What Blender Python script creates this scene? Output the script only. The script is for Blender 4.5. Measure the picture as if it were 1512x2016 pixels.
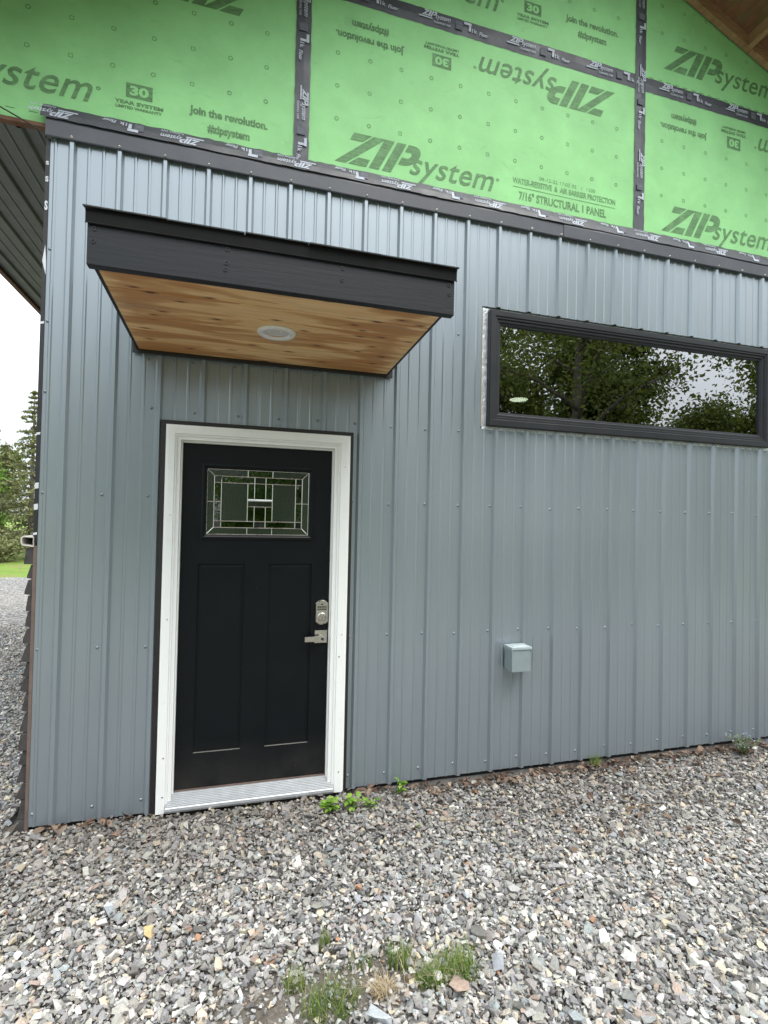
import bpy, bmesh, math, random
import numpy as np
from mathutils import Vector, Matrix, Euler

for o in list(bpy.data.objects): bpy.data.objects.remove(o)
S = bpy.context.scene
COL = S.collection

# ------------------------------------------------------------------ camera
cam_d = bpy.data.cameras.new('camera'); cam = bpy.data.objects.new('camera', cam_d); COL.objects.link(cam)
S.camera = cam
cam_d.sensor_fit = 'HORIZONTAL'; cam_d.sensor_width = 36.0; cam_d.lens = 36.0*1016.887/1512.0
cam_d.clip_start = 0.05; cam_d.clip_end = 2000
CAM = Vector((0.8852, -3.0705, 1.6124))
yaw, pitch, roll = math.radians(15.910), math.radians(0.995), math.radians(1.233)
F = Vector((math.sin(yaw)*math.cos(pitch), math.cos(yaw)*math.cos(pitch), math.sin(pitch)))
R0 = Vector((math.cos(yaw), -math.sin(yaw), 0)); U0 = R0.cross(F)
RV = R0*math.cos(roll)+U0*math.sin(roll); UV = -R0*math.sin(roll)+U0*math.cos(roll)
cam.matrix_world = Matrix(((RV.x, UV.x, -F.x, CAM.x), (RV.y, UV.y, -F.y, CAM.y), (RV.z, UV.z, -F.z, CAM.z), (0, 0, 0, 1)))
S.render.resolution_x = 768; S.render.resolution_y = 1024

# ------------------------------------------------------------------ sky, sun, exposure
SUN_EL, SUN_AZ = math.radians(63), math.radians(155)     # azimuth clockwise from +Y; high, behind the camera
w = bpy.data.worlds.new('World'); S.world = w; w.use_nodes = True
nt = w.node_tree; nt.nodes.clear()
sky = nt.nodes.new('ShaderNodeTexSky'); sky.sky_type = 'NISHITA'; sky.sun_disc = False
sky.sun_elevation = SUN_EL; sky.sun_rotation = SUN_AZ
sky.air_density = 0.9; sky.dust_density = 6.0; sky.ozone_density = 1.2
bg = nt.nodes.new('ShaderNodeBackground'); bg.inputs['Strength'].default_value = 0.15
wo = nt.nodes.new('ShaderNodeOutputWorld')
# overcast: an even pale cloud layer over most of the clear sky, with faint soft variation
cl = nt.nodes.new('ShaderNodeTexNoise'); cl.inputs['Scale'].default_value = 1.6; cl.inputs['Detail'].default_value = 4
cr = nt.nodes.new('ShaderNodeValToRGB'); cr.color_ramp.elements[0].position = .3; cr.color_ramp.elements[1].position = .7
cr.color_ramp.elements[0].color = (6.6, 7.3, 7.9, 1); cr.color_ramp.elements[1].color = (8.4, 8.8, 9.1, 1)
tc = nt.nodes.new('ShaderNodeTexCoord'); nt.links.new(tc.outputs['Generated'], cl.inputs['Vector']); nt.links.new(cl.outputs['Fac'], cr.inputs[0])
mx = nt.nodes.new('ShaderNodeMix'); mx.data_type = 'RGBA'; mx.inputs[0].default_value = .80
# standard overcast sky: brighter towards the zenith, (1 + 2 sin elevation) / 3
sz = nt.nodes.new('ShaderNodeSeparateXYZ'); nt.links.new(tc.outputs['Generated'], sz.inputs[0])
el = nt.nodes.new('ShaderNodeMath'); el.operation = 'MAXIMUM'; nt.links.new(sz.outputs[2], el.inputs[0]); el.inputs[1].default_value = 0.
ov = nt.nodes.new('ShaderNodeMath'); ov.operation = 'MULTIPLY_ADD'; nt.links.new(el.outputs[0], ov.inputs[0]); ov.inputs[1].default_value = 1.45; ov.inputs[2].default_value = .52
mc = nt.nodes.new('ShaderNodeMix'); mc.data_type = 'RGBA'; mc.blend_type = 'MULTIPLY'; mc.inputs[0].default_value = 1
nt.links.new(cr.outputs[0], mc.inputs[6]); nt.links.new(ov.outputs[0], mc.inputs[7])
nt.links.new(sky.outputs[0], mx.inputs[6]); nt.links.new(mc.outputs[2], mx.inputs[7])
nt.links.new(mx.outputs[2], bg.inputs[0]); nt.links.new(bg.outputs[0], wo.inputs[0])
sd = bpy.data.lights.new('sun', 'SUN'); sd.energy = 1.5; sd.angle = math.radians(34); sd.color = (1.0, 0.96, 0.9)
sun = bpy.data.objects.new('sun', sd); COL.objects.link(sun)
dirn = Vector((math.sin(SUN_AZ)*math.cos(SUN_EL), math.cos(SUN_AZ)*math.cos(SUN_EL), math.sin(SUN_EL)))
sun.rotation_euler = (-dirn).to_track_quat('-Z', 'Y').to_euler(); sun.location = (0, -6, 12)
vs = S.view_settings; vs.view_transform = 'Standard'; vs.look = 'None'; vs.gamma = 1; vs.use_curve_mapping = False
vs.exposure = 0.76

# ------------------------------------------------------------------ materials
MATS = {}
class N:
    def __init__(s, name):
        s.m = bpy.data.materials.new(name); s.m.use_nodes = True; s.t = s.m.node_tree; s.t.nodes.clear()
        s.out = s.n('ShaderNodeOutputMaterial'); MATS[name] = s.m
    def n(s, typ, **kw):
        x = s.t.nodes.new(typ)
        for k, v in kw.items(): setattr(x, k, v)
        return x
    def l(s, a, b): s.t.links.new(a, b)
    def pos(s, scale=(1, 1, 1), rot=(0, 0, 0), obj=False):
        mp = s.n('ShaderNodeMapping'); mp.inputs['Scale'].default_value = scale; mp.inputs['Rotation'].default_value = rot
        if obj: s.l(s.n('ShaderNodeTexCoord').outputs['Object'], mp.inputs[0])
        else: s.l(s.n('ShaderNodeNewGeometry').outputs['Position'], mp.inputs[0])
        return mp.outputs[0]
    def noise(s, vec, scale=5, detail=4, rough=.5, dist=0):
        x = s.n('ShaderNodeTexNoise'); s.l(vec, x.inputs['Vector'])
        x.inputs['Scale'].default_value = scale; x.inputs['Detail'].default_value = detail
        x.inputs['Roughness'].default_value = rough; x.inputs['Distortion'].default_value = dist
        return x.outputs['Fac']
    def ramp(s, fac, stops, interp='LINEAR'):
        x = s.n('ShaderNodeValToRGB'); s.l(fac, x.inputs[0]); cr = x.color_ramp; cr.interpolation = interp
        while len(cr.elements) < len(stops): cr.elements.new(.5)
        for e, (p, c) in zip(cr.elements, stops):
            e.position = p; e.color = (c, c, c, 1) if isinstance(c, (int, float)) else (*c, 1)
        return x.outputs[0]
    def mix(s, fac, a, b, blend='MIX'):
        x = s.n('ShaderNodeMix', data_type='RGBA', blend_type=blend)
        for v, i in ((fac, 0), (a, 6), (b, 7)):
            if isinstance(v, (int, float)): x.inputs[i].default_value = v if i == 0 else (v, v, v, 1)
            elif isinstance(v, tuple): x.inputs[i].default_value = (*v, 1)
            else: s.l(v, x.inputs[i])
        return x.outputs[2]
    def math(s, op, a, b=0.):
        x = s.n('ShaderNodeMath', operation=op)
        for v, i in ((a, 0), (b, 1)):
            if isinstance(v, (int, float)): x.inputs[i].default_value = v
            else: s.l(v, x.inputs[i])
        return x.outputs[0]
    def bump(s, h, strength=.3, dist=.01, normal=None):
        x = s.n('ShaderNodeBump'); s.l(h, x.inputs['Height']); x.inputs['Strength'].default_value = strength
        x.inputs['Distance'].default_value = dist
        if normal: s.l(normal, x.inputs['Normal'])
        return x.outputs[0]
    def bsdf(s, col, rough=.5, metal=0., spec=.5, normal=None, **kw):
        b = s.n('ShaderNodeBsdfPrincipled')
        for v, k in ((col, 'Base Color'), (rough, 'Roughness'), (metal, 'Metallic'), (spec, 'Specular IOR Level')):
            if isinstance(v, tuple): b.inputs[k].default_value = (*v, 1)
            elif isinstance(v, (int, float)): b.inputs[k].default_value = v
            else: s.l(v, b.inputs[k])
        for k, v in kw.items(): b.inputs[k.replace('_', ' ')].default_value = v
        if normal: s.l(normal, b.inputs['Normal'])
        s.l(b.outputs[0], s.out.inputs[0]); return b

def simple(name, col, rough=.5, metal=0., var=.12, vscale=18, spec=.5, bump=0.):
    k = N(name); p = k.pos(); f = k.noise(p, vscale, 5, .6)
    c = k.mix(1, col, k.ramp(f, [(.25, 1-var), (.75, 1+var)]), 'MULTIPLY')
    r = k.ramp(k.noise(p, vscale*.6, 3), [(.3, max(0, rough-.06)), (.7, min(1, rough+.06))])
    k.bsdf(c, r, metal, spec, normal=k.bump(k.noise(p, vscale*8, 4), bump, .002) if bump else None)
    return k.m

def make_materials():
    # painted ribbed steel
    k = N('painted_steel'); p = k.pos((1, 1, .22)); f = k.noise(p, 2.2, 4)
    q = k.pos(); d = k.noise(q, 30, 6, .65); streak = k.noise(k.pos((30, 30, .8)), 1, 4, .6)
    c = k.mix(1, (.262, .306, .336), k.ramp(f, [(.0, .90), (1., 1.10)]), 'MULTIPLY')
    h = k.noise(k.pos((5, 5, .9)), 1.3, 2)
    k.bsdf(c, k.ramp(f, [(.0, .24), (1., .37)]), .42, .8, normal=k.bump(h, .2, .02), Coat_Weight=.5, Coat_Roughness=.22, Coat_IOR=1.6)
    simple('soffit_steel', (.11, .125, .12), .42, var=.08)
    simple('dark_flashing', (.058, .061, .073), .42, var=.15, vscale=7, bump=.1)
    # printed green sheathing
    k = N('green_sheathing'); p = k.pos(); a = k.noise(p, 3.2, 6, .6); b = k.noise(k.pos((1, 1, 2.4)), 55, 5, .65)
    c = k.mix(1, (.285, .615, .258), k.ramp(a, [(.3, .86), (.7, 1.07)]), 'MULTIPLY')
    c = k.mix(k.ramp(b, [(.58, 0), (.72, .16)]), c, (.17, .40, .17))
    smu = k.noise(k.pos((1, 1, 2.2), (0, .3, 0)), 5.5, 5, .7, .6)
    c = k.mix(k.ramp(smu, [(.60, 0), (.76, .42)]), c, (.17, .36, .15))
    pale = k.noise(p, 23, 4, .6); c = k.mix(k.ramp(pale, [(.64, 0), (.74, .18)]), c, (.42, .70, .42))
    k.bsdf(c, .62, 0, .35, normal=k.bump(k.noise(k.pos((1, 1, 1.6)), 90, 5), .25, .002))
    def ink(name, col, back, lo, hi):
        k = N(name); p = k.pos((2, 1, 26)); f = k.noise(p, 6, 4, .7); g = k.noise(k.pos(), 14, 5, .7)
        fac = k.math('MULTIPLY', k.ramp(f, [(.28, lo), (.62, hi)]), k.ramp(g, [(.25, .72), (.55, 1)]))
        k.bsdf(k.mix(fac, back, col), .62, 0, .3)
    ink('print_green', (.066, .135, .057), (.29, .60, .265), .58, .94)
    ink('print_faint', (.08, .18, .07), (.29, .60, .265), .5, .95)
    ink('print_white', (.52, .56, .64), (.055, .058, .07), .72, .98)
    ink('print_pale', (.15, .16, .19), (.055, .058, .07), .1, .95)
    k = N('seam_tape'); p = k.pos(); f = k.noise(p, 38, 6, .75); g = k.noise(p, 6, 4)
    c = k.mix(k.ramp(f, [(.45, 0), (.7, .4)]), (.054, .056, .067), (.092, .094, .108))
    k.bsdf(c, k.ramp(g, [(.3, .34), (.7, .6)]), 0, .5, normal=k.bump(k.noise(p, 40, 4, .6), .14, .004))
    k = N('black_paint_wood'); g = k.noise(k.pos((2.5, 40, 40)), 1.6, 5, .65, .5); vo = k.n('ShaderNodeTexVoronoi'); k.l(k.pos((2.2, 1, 6.5)), vo.inputs['Vector']); vo.inputs['Scale'].default_value = 1.5
    c = k.mix(k.ramp(g, [(.35, 0), (.75, .7)]), (.0098, .0112, .0148), (.0145, .0163, .0205)); c = k.mix(k.ramp(vo.outputs['Distance'], [(.03, .9), (.075, .6), (.10, 0)]), c, (.006, .006, .008))
    k.bsdf(c, k.ramp(g, [(.3, .40), (.7, .6)]), 0, .3, normal=k.bump(k.math('ADD', g, k.ramp(vo.outputs['Distance'], [(.04, 0), (.12, 1)])), .22, .004))
    simple('black_metal', (.006, .0065, .006), .6, var=.2, spec=.12)
    simple('black_trim', (.014, .012, .012), .5, var=.2)
    # shingles
    simple('asphalt_shingle', (.035, .036, .036), .9, var=.5, vscale=160, bump=.8)
    # pine boards
    k = N('pine'); o = k.n('ShaderNodeObjectInfo'); p0 = k.n('ShaderNodeNewGeometry').outputs['Position']
    off = k.n('ShaderNodeVectorMath', operation='SCALE'); off.inputs[0].default_value = (7.3, 3.1, 1.7); k.l(o.outputs['Random'], off.inputs['Scale'])
    ad = k.n('ShaderNodeVectorMath', operation='ADD'); k.l(p0, ad.inputs[0]); k.l(off.outputs[0], ad.inputs[1])
    def mp(sc):
        m = k.n('ShaderNodeMapping'); m.inputs['Scale'].default_value = sc; k.l(ad.outputs[0], m.inputs[0]); return m.outputs[0]
    grain = k.noise(mp((.8, 20, 20)), 2.0, 5, .6, .6); fine = k.noise(mp((3, 120, 120)), 2, 3)
    base = k.ramp(grain, [(.2, (.56, .31, .12)), (.42, (.70, .45, .21)), (.8, (.80, .59, .33))])
    st = k.noise(mp((1.0, 6.5, 6.5)), 1.6, 4, .5, .7)
    sx = k.n('ShaderNodeSeparateXYZ'); k.l(p0, sx.inputs[0])
    ends = k.ramp(k.math('ABSOLUTE', k.math('SUBTRACT', sx.outputs[0], 1.03)), [(.12, -.07), (.42, .10), (.60, .15), (.70, -.02)])
    c = k.mix(k.ramp(k.math('ADD', st, ends), [(.52, 0), (.565, .5), (.64, .8), (.8, .9)]), base, (.42, .185, .058))   # water stains near both ends
    gr = k.noise(mp((1.0, 9, 9)), 2.3, 3, .5, .3); c = k.mix(k.ramp(gr, [(.60, 0), (.74, .5)]), c, (.26, .215, .18))
    vo = k.n('ShaderNodeTexVoronoi', voronoi_dimensions='2D'); k.l(mp((1.7, 5.2, 1)), vo.inputs['Vector']); vo.inputs['Scale'].default_value = 1.7
    kn = k.ramp(vo.outputs['Distance'], [(.0, 1), (.035, .95), (.05, .55), (.12, 0)])
    c = k.mix(kn, c, (.10, .036, .013))
    c = k.mix(1, c, k.ramp(fine, [(.3, .93), (.7, 1.06)]), 'MULTIPLY')
    k.bsdf(c, .55, 0, .3, normal=k.bump(grain, .15, .003))
    # raw lumber, osb
    k = N('raw_lumber'); g = k.noise(k.pos((3, 3, 24)), 3, 5, .6, .4)
    c = k.ramp(g, [(.25, (.22, .12, .06)), (.6, (.36, .22, .12)), (.8, (.44, .29, .17))])
    kn = k.n('ShaderNodeTexVoronoi'); k.l(k.pos((1, 1, 1)), kn.inputs['Vector']); kn.inputs['Scale'].default_value = 7
    c = k.mix(k.ramp(kn.outputs['Distance'], [(.1, .85), (.2, 0)]), c, (.10, .04, .02))
    k.bsdf(c, .7, 0, .3)
    k = N('strand_board'); v = k.n('ShaderNodeTexVoronoi'); k.l(k.pos((1, .35, 1), (0, .4, .5)), v.inputs['Vector']); v.inputs['Scale'].default_value = 42
    c = k.mix(.6, k.ramp(k.noise(k.pos((1, .3, 1), (0, .4, .6)), 40, 4, .7), [(.3, (.14, .07, .035)), (.7, (.34, .20, .10))]), v.outputs['Color'], 'MULTIPLY')
    c = k.mix(.55, c, (.20, .105, .055)); k.bsdf(c, .75, 0, .3, normal=k.bump(v.outputs['Distance'], .4, .004))
    simple('brown_edge', (.16, .075, .04), .7, var=.35, vscale=25)
    simple('white_vinyl', (.80, .81, .79), .38, var=.035, vscale=7)
    k = N('white_frame'); p = k.pos(); d = k.noise(p, 9, 6, .7); sp = k.noise(p, 70, 3, .6)
    c = k.mix(k.ramp(d, [(.55, 0), (.78, .25)]), (.80, .81, .79), (.56, .55, .50))
    c = k.mix(k.ramp(sp, [(.70, 0), (.76, .5)]), c, (.42, .38, .33)); k.bsdf(c, .42, 0, .4)
    # black door with dust and scuffs
    k = N('door_black'); p = k.pos(); d = k.noise(p, 5, 6, .7); sp = k.noise(k.pos((1, 1, .7), (0, .7, 0)), 48, 3, .6)
    sep = k.n('ShaderNodeSeparateXYZ'); k.l(p, sep.inputs[0])
    low = k.math('MULTIPLY', k.ramp(sep.outputs[2], [(.02, 1), (.34, 0)]), k.ramp(d, [(.3, .25), (.7, 1)]))
    c = k.mix(k.ramp(d, [(.5, 0), (.85, .18)]), (.0042, .0058, .0074), (.016, .018, .020))
    c = k.mix(k.ramp(sp, [(.735, 0), (.77, .6)]), c, (.065, .068, .07))
    c = k.mix(k.math('MULTIPLY', low, .30), c, (.10, .09, .075))
    nz = k.n('ShaderNodeSeparateXYZ'); k.l(k.n('ShaderNodeNewGeometry').outputs['True Normal'], nz.inputs[0])
    c = k.mix(k.ramp(nz.outputs[2], [(.4, 0), (.7, .8)]), c, (.22, .21, .19))        # dust lying on the ledges
    k.bsdf(c, k.ramp(d, [(.3, .36), (.7, .5)]), 0, .2, normal=k.bump(k.noise(k.pos((60, 60, 3)), 1.5, 3), .06, .002))
    simple('came', (.62, .62, .58), .28, .9, var=.1)
    simple('nickel', (.60, .57, .52), .30, 1., var=.08, vscale=60)
    simple('dark_hole', (.02, .02, .02), .6)
    k = N('ribbed_aluminium'); k.bsdf(k.mix(k.ramp(k.noise(k.pos(), 20, 5), [(.4, 0), (.8, .4)]), (.50, .52, .54), (.30, .285, .26)), .42, .5, .5)
    simple('window_vinyl', (.017, .0185, .022), .45, var=.1, vscale=10, spec=.35)
    k = N('foil_tape'); p = k.pos(); k.bsdf(k.ramp(k.noise(p, 25, 5), [(.3, (.45, .47, .50)), (.7, (.70, .72, .76))]), .34, .55, .5, normal=k.bump(k.noise(p, 35, 4), .6, .01))
    # glass: reflects and lets the dark room show
    def glass(name, tint, refl, rough, wav=0., wscale=4):
        k = N(name); g = k.n('ShaderNodeBsdfGlossy'); g.inputs['Roughness'].default_value = rough; g.inputs['Color'].default_value = (.97, .985, 1, 1)
        t = k.n('ShaderNodeBsdfTransparent'); t.inputs['Color'].default_value = (*tint, 1)
        fr = k.n('ShaderNodeFresnel'); fr.inputs['IOR'].default_value = 1.52
        f = k.math('MINIMUM', k.math('ADD', k.math('MULTIPLY', fr.outputs[0], 1.6), refl), 1.)
        if wav:
            b = k.bump(k.noise(k.pos(), wscale, 2), wav, .02); k.l(b, g.inputs['Normal']); k.l(b, fr.inputs['Normal'])
        mx = k.n('ShaderNodeMixShader'); k.l(f, mx.inputs[0]); k.l(t.outputs[0], mx.inputs[1]); k.l(g.outputs[0], mx.inputs[2])
        k.l(mx.outputs[0], k.out.inputs[0])
    glass('window_glass', (.42, .46, .40), .27, 0.0, .07, 1.3)
    glass('clear_door_glass', (.25, .28, .25), .09, .02, .04, 14)
    def obsc(name, col, rough, bs, sc):
        k = N(name); k.bsdf(col, rough, 0, .8, normal=k.bump(k.noise(k.pos(), sc, 3), bs, .004))
    obsc('seedy_glass', (.026, .034, .026), .13, .30, 55)
    obsc('bevel_glass', (.012, .014, .013), .06, .1, 30)
    simple('galvanised_paint', (.25, .30, .315), .42, .15, var=.07, vscale=14)
    simple('galvanised_lid', (.38, .44, .455), .38, .1, var=.08, vscale=20)
    simple('lamp_ring', (.74, .74, .72), .4, var=.02)
    simple('lamp_lens', (.62, .62, .58), .25, var=.03)
    simple('screw_paint', (.22, .255, .275), .4, .4)
    simple('house_wrap', (.016, .016, .018), .5, var=.3)
    simple('wrap_print', (.60, .63, .66), .5)
    simple('veneer_stone', (.045, .042, .040), .8, var=.45, vscale=20, bump=.6)
    simple('trim_channel', (.55, .52, .48), .5, var=.1)
    simple('brown_strip', (.14, .10, .085), .6, var=.25, vscale=10)
    simple('concrete', (.27, .26, .245), .9, var=.25, vscale=14, bump=.5)
    simple('room_wall', (.10, .10, .095), .9); simple('stud', (.40, .30, .16), .7, var=.2)
    simple('cable', (.012, .012, .012), .5)
    k = N('lamp_glow'); e = k.n('ShaderNodeEmission'); e.inputs['Color'].default_value = (1, .98, .92, 1); e.inputs['Strength'].default_value = 4
    k.l(e.outputs[0], k.out.inputs[0])
    # ground
    k = N('dirt'); p = k.pos(); a = k.noise(p, 3, 6, .65); b = k.noise(p, 70, 5, .7)
    c = k.ramp(b, [(.3, (.08, .072, .062)), (.6, (.20, .18, .155)), (.75, (.34, .31, .27))])
    c = k.mix(k.ramp(a, [(.4, 0), (.7, .5)]), c, (.11, .085, .06)); k.bsdf(c, .95, 0, .2, normal=k.bump(b, .8, .02))
    k = N('gravel_far'); p = k.pos(); v = k.n('ShaderNodeTexVoronoi'); k.l(p, v.inputs['Vector']); v.inputs['Scale'].default_value = 30
    cc = k.n('ShaderNodeSeparateColor'); k.l(v.outputs['Color'], cc.inputs[0])
    c = k.ramp(cc.outputs[0], [(0, (.11, .108, .105)), (.5, (.25, .243, .232)), (.8, (.385, .37, .345)), (1, (.50, .475, .435))])
    c = k.mix(k.ramp(v.outputs['Distance'], [(.3, 0), (.7, .8)]), c, (.05, .047, .043))
    c = k.mix(k.ramp(k.noise(p, .8, 5, .6), [(.45, 0), (.7, .5)]), c, (.30, .275, .24))
    k.bsdf(c, .9, 0, .25, normal=k.bump(v.outputs['Distance'], -.8, .02))
    k = N('gravel_stone'); at = k.n('ShaderNodeAttribute'); at.attribute_name = 'Col'; p = k.pos()
    f = k.noise(p, 130, 5, .7); g = k.noise(p, 45, 3)
    c = k.mix(1, at.outputs['Color'], k.ramp(f, [(.25, .68), (.75, 1.25)]), 'MULTIPLY')
    c = k.mix(k.ramp(g, [(.55, 0), (.8, .3)]), c, (.36, .33, .28))
    k.bsdf(c, .78, 0, .35, normal=k.bump(f, .35, .003))
    k = N('grass_ground'); p = k.pos(); a = k.noise(p, .7, 6, .65); b = k.noise(p, 25, 5, .7)
    c = k.ramp(a, [(.3, (.10, .17, .03)), (.5, (.17, .26, .045)), (.62, (.22, .19, .08)), (.75, (.13, .23, .04))])
    c = k.mix(1, c, k.ramp(b, [(.3, .6), (.7, 1.3)]), 'MULTIPLY'); k.bsdf(c, .9, 0, .2, normal=k.bump(b, .9, .05))
    def leafmat(name, cols, tr=.35, rough=.55):
        k = N(name); at = k.n('ShaderNodeAttribute'); at.attribute_name = 'Col'
        sp = k.n('ShaderNodeSeparateColor'); k.l(at.outputs['Color'], sp.inputs[0])
        c = k.ramp(sp.outputs[0], [(i/(len(cols)-1), q) for i, q in enumerate(cols)])
        b = k.n('ShaderNodeBsdfPrincipled'); k.l(c, b.inputs['Base Color']); b.inputs['Roughness'].default_value = rough
        b.inputs['Specular IOR Level'].default_value = .3
        t = k.n('ShaderNodeBsdfTranslucent'); k.l(c, t.inputs['Color'])
        mx = k.n('ShaderNodeMixShader'); mx.inputs[0].default_value = tr
        k.l(b.outputs[0], mx.inputs[1]); k.l(t.outputs[0], mx.inputs[2]); k.l(mx.outputs[0], k.out.inputs[0])
    leafmat('leaf_broad', [(.055, .07, .012), (.105, .135, .024), (.18, .21, .04)])
    leafmat('leaf_bright', [(.07, .14, .02), (.13, .24, .035), (.22, .33, .06)])
    leafmat('needle', [(.09, .10, .045), (.17, .18, .075), (.28, .28, .12)], .25)
    leafmat('grass_blade', [(.05, .10, .018), (.09, .17, .026), (.15, .25, .04), (.24, .31, .08), (.42, .36, .19)], .3)
    leafmat('grass_dry', [(.30, .22, .12), (.48, .38, .24), (.58, .50, .34)], .2)
    leafmat('weed_leaf', [(.12, .24, .03), (.20, .36, .05), (.30, .46, .08)], .35)
    leafmat('flower_leaf', [(.04, .07, .025), (.08, .13, .05), (.13, .20, .09)], .2)
    leafmat('flower_blue', [(.20, .22, .34), (.30, .33, .46), (.42, .44, .56)], .2)
    leafmat('dead_leaf', [(.06, .038, .028), (.125, .082, .06), (.25, .185, .135)], .12, .75)
    simple('bark', (.085, .07, .055), .9, var=.5, vscale=14, bump=.9)
    simple('bark_grey', (.16, .14, .12), .9, var=.4, vscale=14, bump=.8)
    simple('twig', (.22, .15, .09), .85, var=.3)
make_materials()

# ------------------------------------------------------------------ builders
WL = {}
def reg(o, loc, parent):
    WL[o] = Vector(loc); COL.objects.link(o)
    if parent is not None: o.parent = parent; o.location = Vector(loc)-WL[parent]
    else: o.location = loc
    return o
def tag(o, label=None, cat=None, group=None, kind=None):
    for k, v in (('label', label), ('category', cat), ('group', group), ('kind', kind)):
        if v: o[k] = v
    return o
def thing(name, loc, label, cat, group=None):
    o = bpy.data.objects.new(name, None); o.empty_display_size = .1
    return tag(reg(o, loc, None), label, cat, group)
def pivot(name, loc, parent):
    o = bpy.data.objects.new(name, None); o.empty_display_size = .05
    return reg(o, loc, parent)

class MB:
    def __init__(s): s.v = []; s.f = []; s.mi = []; s.cur = 0
    def add(s, vs, fs):
        n = len(s.v); s.v += [tuple(v) for v in vs]
        for f in fs: s.f.append([i+n for i in f]); s.mi.append(s.cur)
        return s
    def box(s, x0, x1, y0, y1, z0, z1):
        return s.add([(x0,y0,z0),(x1,y0,z0),(x1,y1,z0),(x0,y1,z0),(x0,y0,z1),(x1,y0,z1),(x1,y1,z1),(x0,y1,z1)],
                     [(0,3,2,1),(4,5,6,7),(0,1,5,4),(1,2,6,5),(2,3,7,6),(3,0,4,7)])
    def quad(s, a, b, c, d): return s.add([a,b,c,d], [(0,1,2,3)])
    def loft(s, rings, closed=True, caps=True):
        n = len(rings[0]); fs = []
        for i in range(len(rings)-1):
            for j in range(n if closed else n-1):
                a = i*n+j; b = i*n+(j+1) % n; fs.append((a, b, b+n, a+n))
        if caps and closed: fs.append(tuple(range(n-1, -1, -1))); fs.append(tuple((len(rings)-1)*n+j for j in range(n)))
        return s.add([p for r in rings for p in r], fs)
    def tube(s, pts, rad, seg=8):
        pts = [Vector(p) for p in pts]; rings = []
        for i, p in enumerate(pts):
            d = (pts[min(i+1, len(pts)-1)]-pts[max(i-1, 0)]).normalized()
            a = d.orthogonal().normalized() if i == 0 else (pa-d*pa.dot(d)).normalized()
            pa = a; b = d.cross(a); r = rad[i] if isinstance(rad, (list, tuple)) else rad
            rings.append([p+a*(math.cos(t)*r)+b*(math.sin(t)*r) for t in [2*math.pi*j/seg for j in range(seg)]])
        return s.loft(rings)
    def lathe(s, c, axis, prof, seg=20):
        """prof: (radius, offset along axis)"""
        c = Vector(c); ax = Vector(axis).normalized(); a = ax.orthogonal().normalized(); b = ax.cross(a)
        return s.loft([[c+ax*h+a*(math.cos(t)*max(r, 1e-5))+b*(math.sin(t)*max(r, 1e-5)) for t in [2*math.pi*j/seg for j in range(seg)]] for r, h in prof])
    def prism_y(s, poly, y0, y1):
        return s.loft([[(x, y0, z) for x, z in poly], [(x, y1, z) for x, z in poly]])
    def prism_x(s, poly, x0, x1):
        return s.loft([[(x0, y, z) for y, z in poly], [(x1, y, z) for y, z in poly]])
    def build(s, name, mats, parent=None, smooth=False, bevel=0., loc=None, weld=False):
        me = bpy.data.meshes.new(name)
        P = np.array(s.v, dtype=float)
        c = Vector(loc) if loc is not None else Vector(((P[:,0].min()+P[:,0].max())/2, (P[:,1].min()+P[:,1].max())/2, P[:,2].min()))
        me.from_pydata([tuple(r) for r in (P-np.array(c))], [], s.f)
        for m in ([mats] if isinstance(mats, str) else mats): me.materials.append(MATS[m])
        me.polygons.foreach_set('material_index', s.mi)
        bm = bmesh.new(); bm.from_mesh(me)
        if weld: bmesh.ops.remove_doubles(bm, verts=bm.verts, dist=1e-4)
        bmesh.ops.recalc_face_normals(bm, faces=bm.faces); bm.to_mesh(me); bm.free()
        if smooth: me.polygons.foreach_set('use_smooth', [True]*len(me.polygons))
        me.update(); o = bpy.data.objects.new(name, me); reg(o, c, parent)
        if bevel:
            b = o.modifiers.new('bevel', 'BEVEL'); b.width = bevel; b.segments = 2; b.limit_method = 'ANGLE'; b.angle_limit = .6
        return o
def raw(name, V, Fc, mats, parent=None, cols=None, loc=(0,0,0), smooth=False):
    """fast numpy mesh; Fc (n,k) int; cols per face rgb"""
    me = bpy.data.meshes.new(name); V = np.asarray(V, dtype=np.float32)-np.array(loc, dtype=np.float32); Fc = np.asarray(Fc, dtype=np.int32); n, kk = Fc.shape
    me.vertices.add(len(V)); me.vertices.foreach_set('co', V.ravel())
    me.loops.add(n*kk); me.loops.foreach_set('vertex_index', Fc.ravel())
    me.polygons.add(n); me.polygons.foreach_set('loop_start', np.arange(n, dtype=np.int32)*kk)
    try: me.polygons.foreach_set('loop_total', np.full(n, kk, dtype=np.int32))
    except Exception: pass
    for m in ([mats] if isinstance(mats, str) else mats): me.materials.append(MATS[m])
    me.update(calc_edges=True); me.validate()
    if cols is not None:
        a = me.attributes.new('Col', 'FLOAT_COLOR', 'FACE'); c4 = np.ones((n, 4), dtype=np.float32); c4[:, :3] = cols; a.data.foreach_set('color', c4.ravel())
    me.polygons.foreach_set('use_smooth', np.full(n, smooth))
    return reg(bpy.data.objects.new(name, me), loc, parent)

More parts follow.
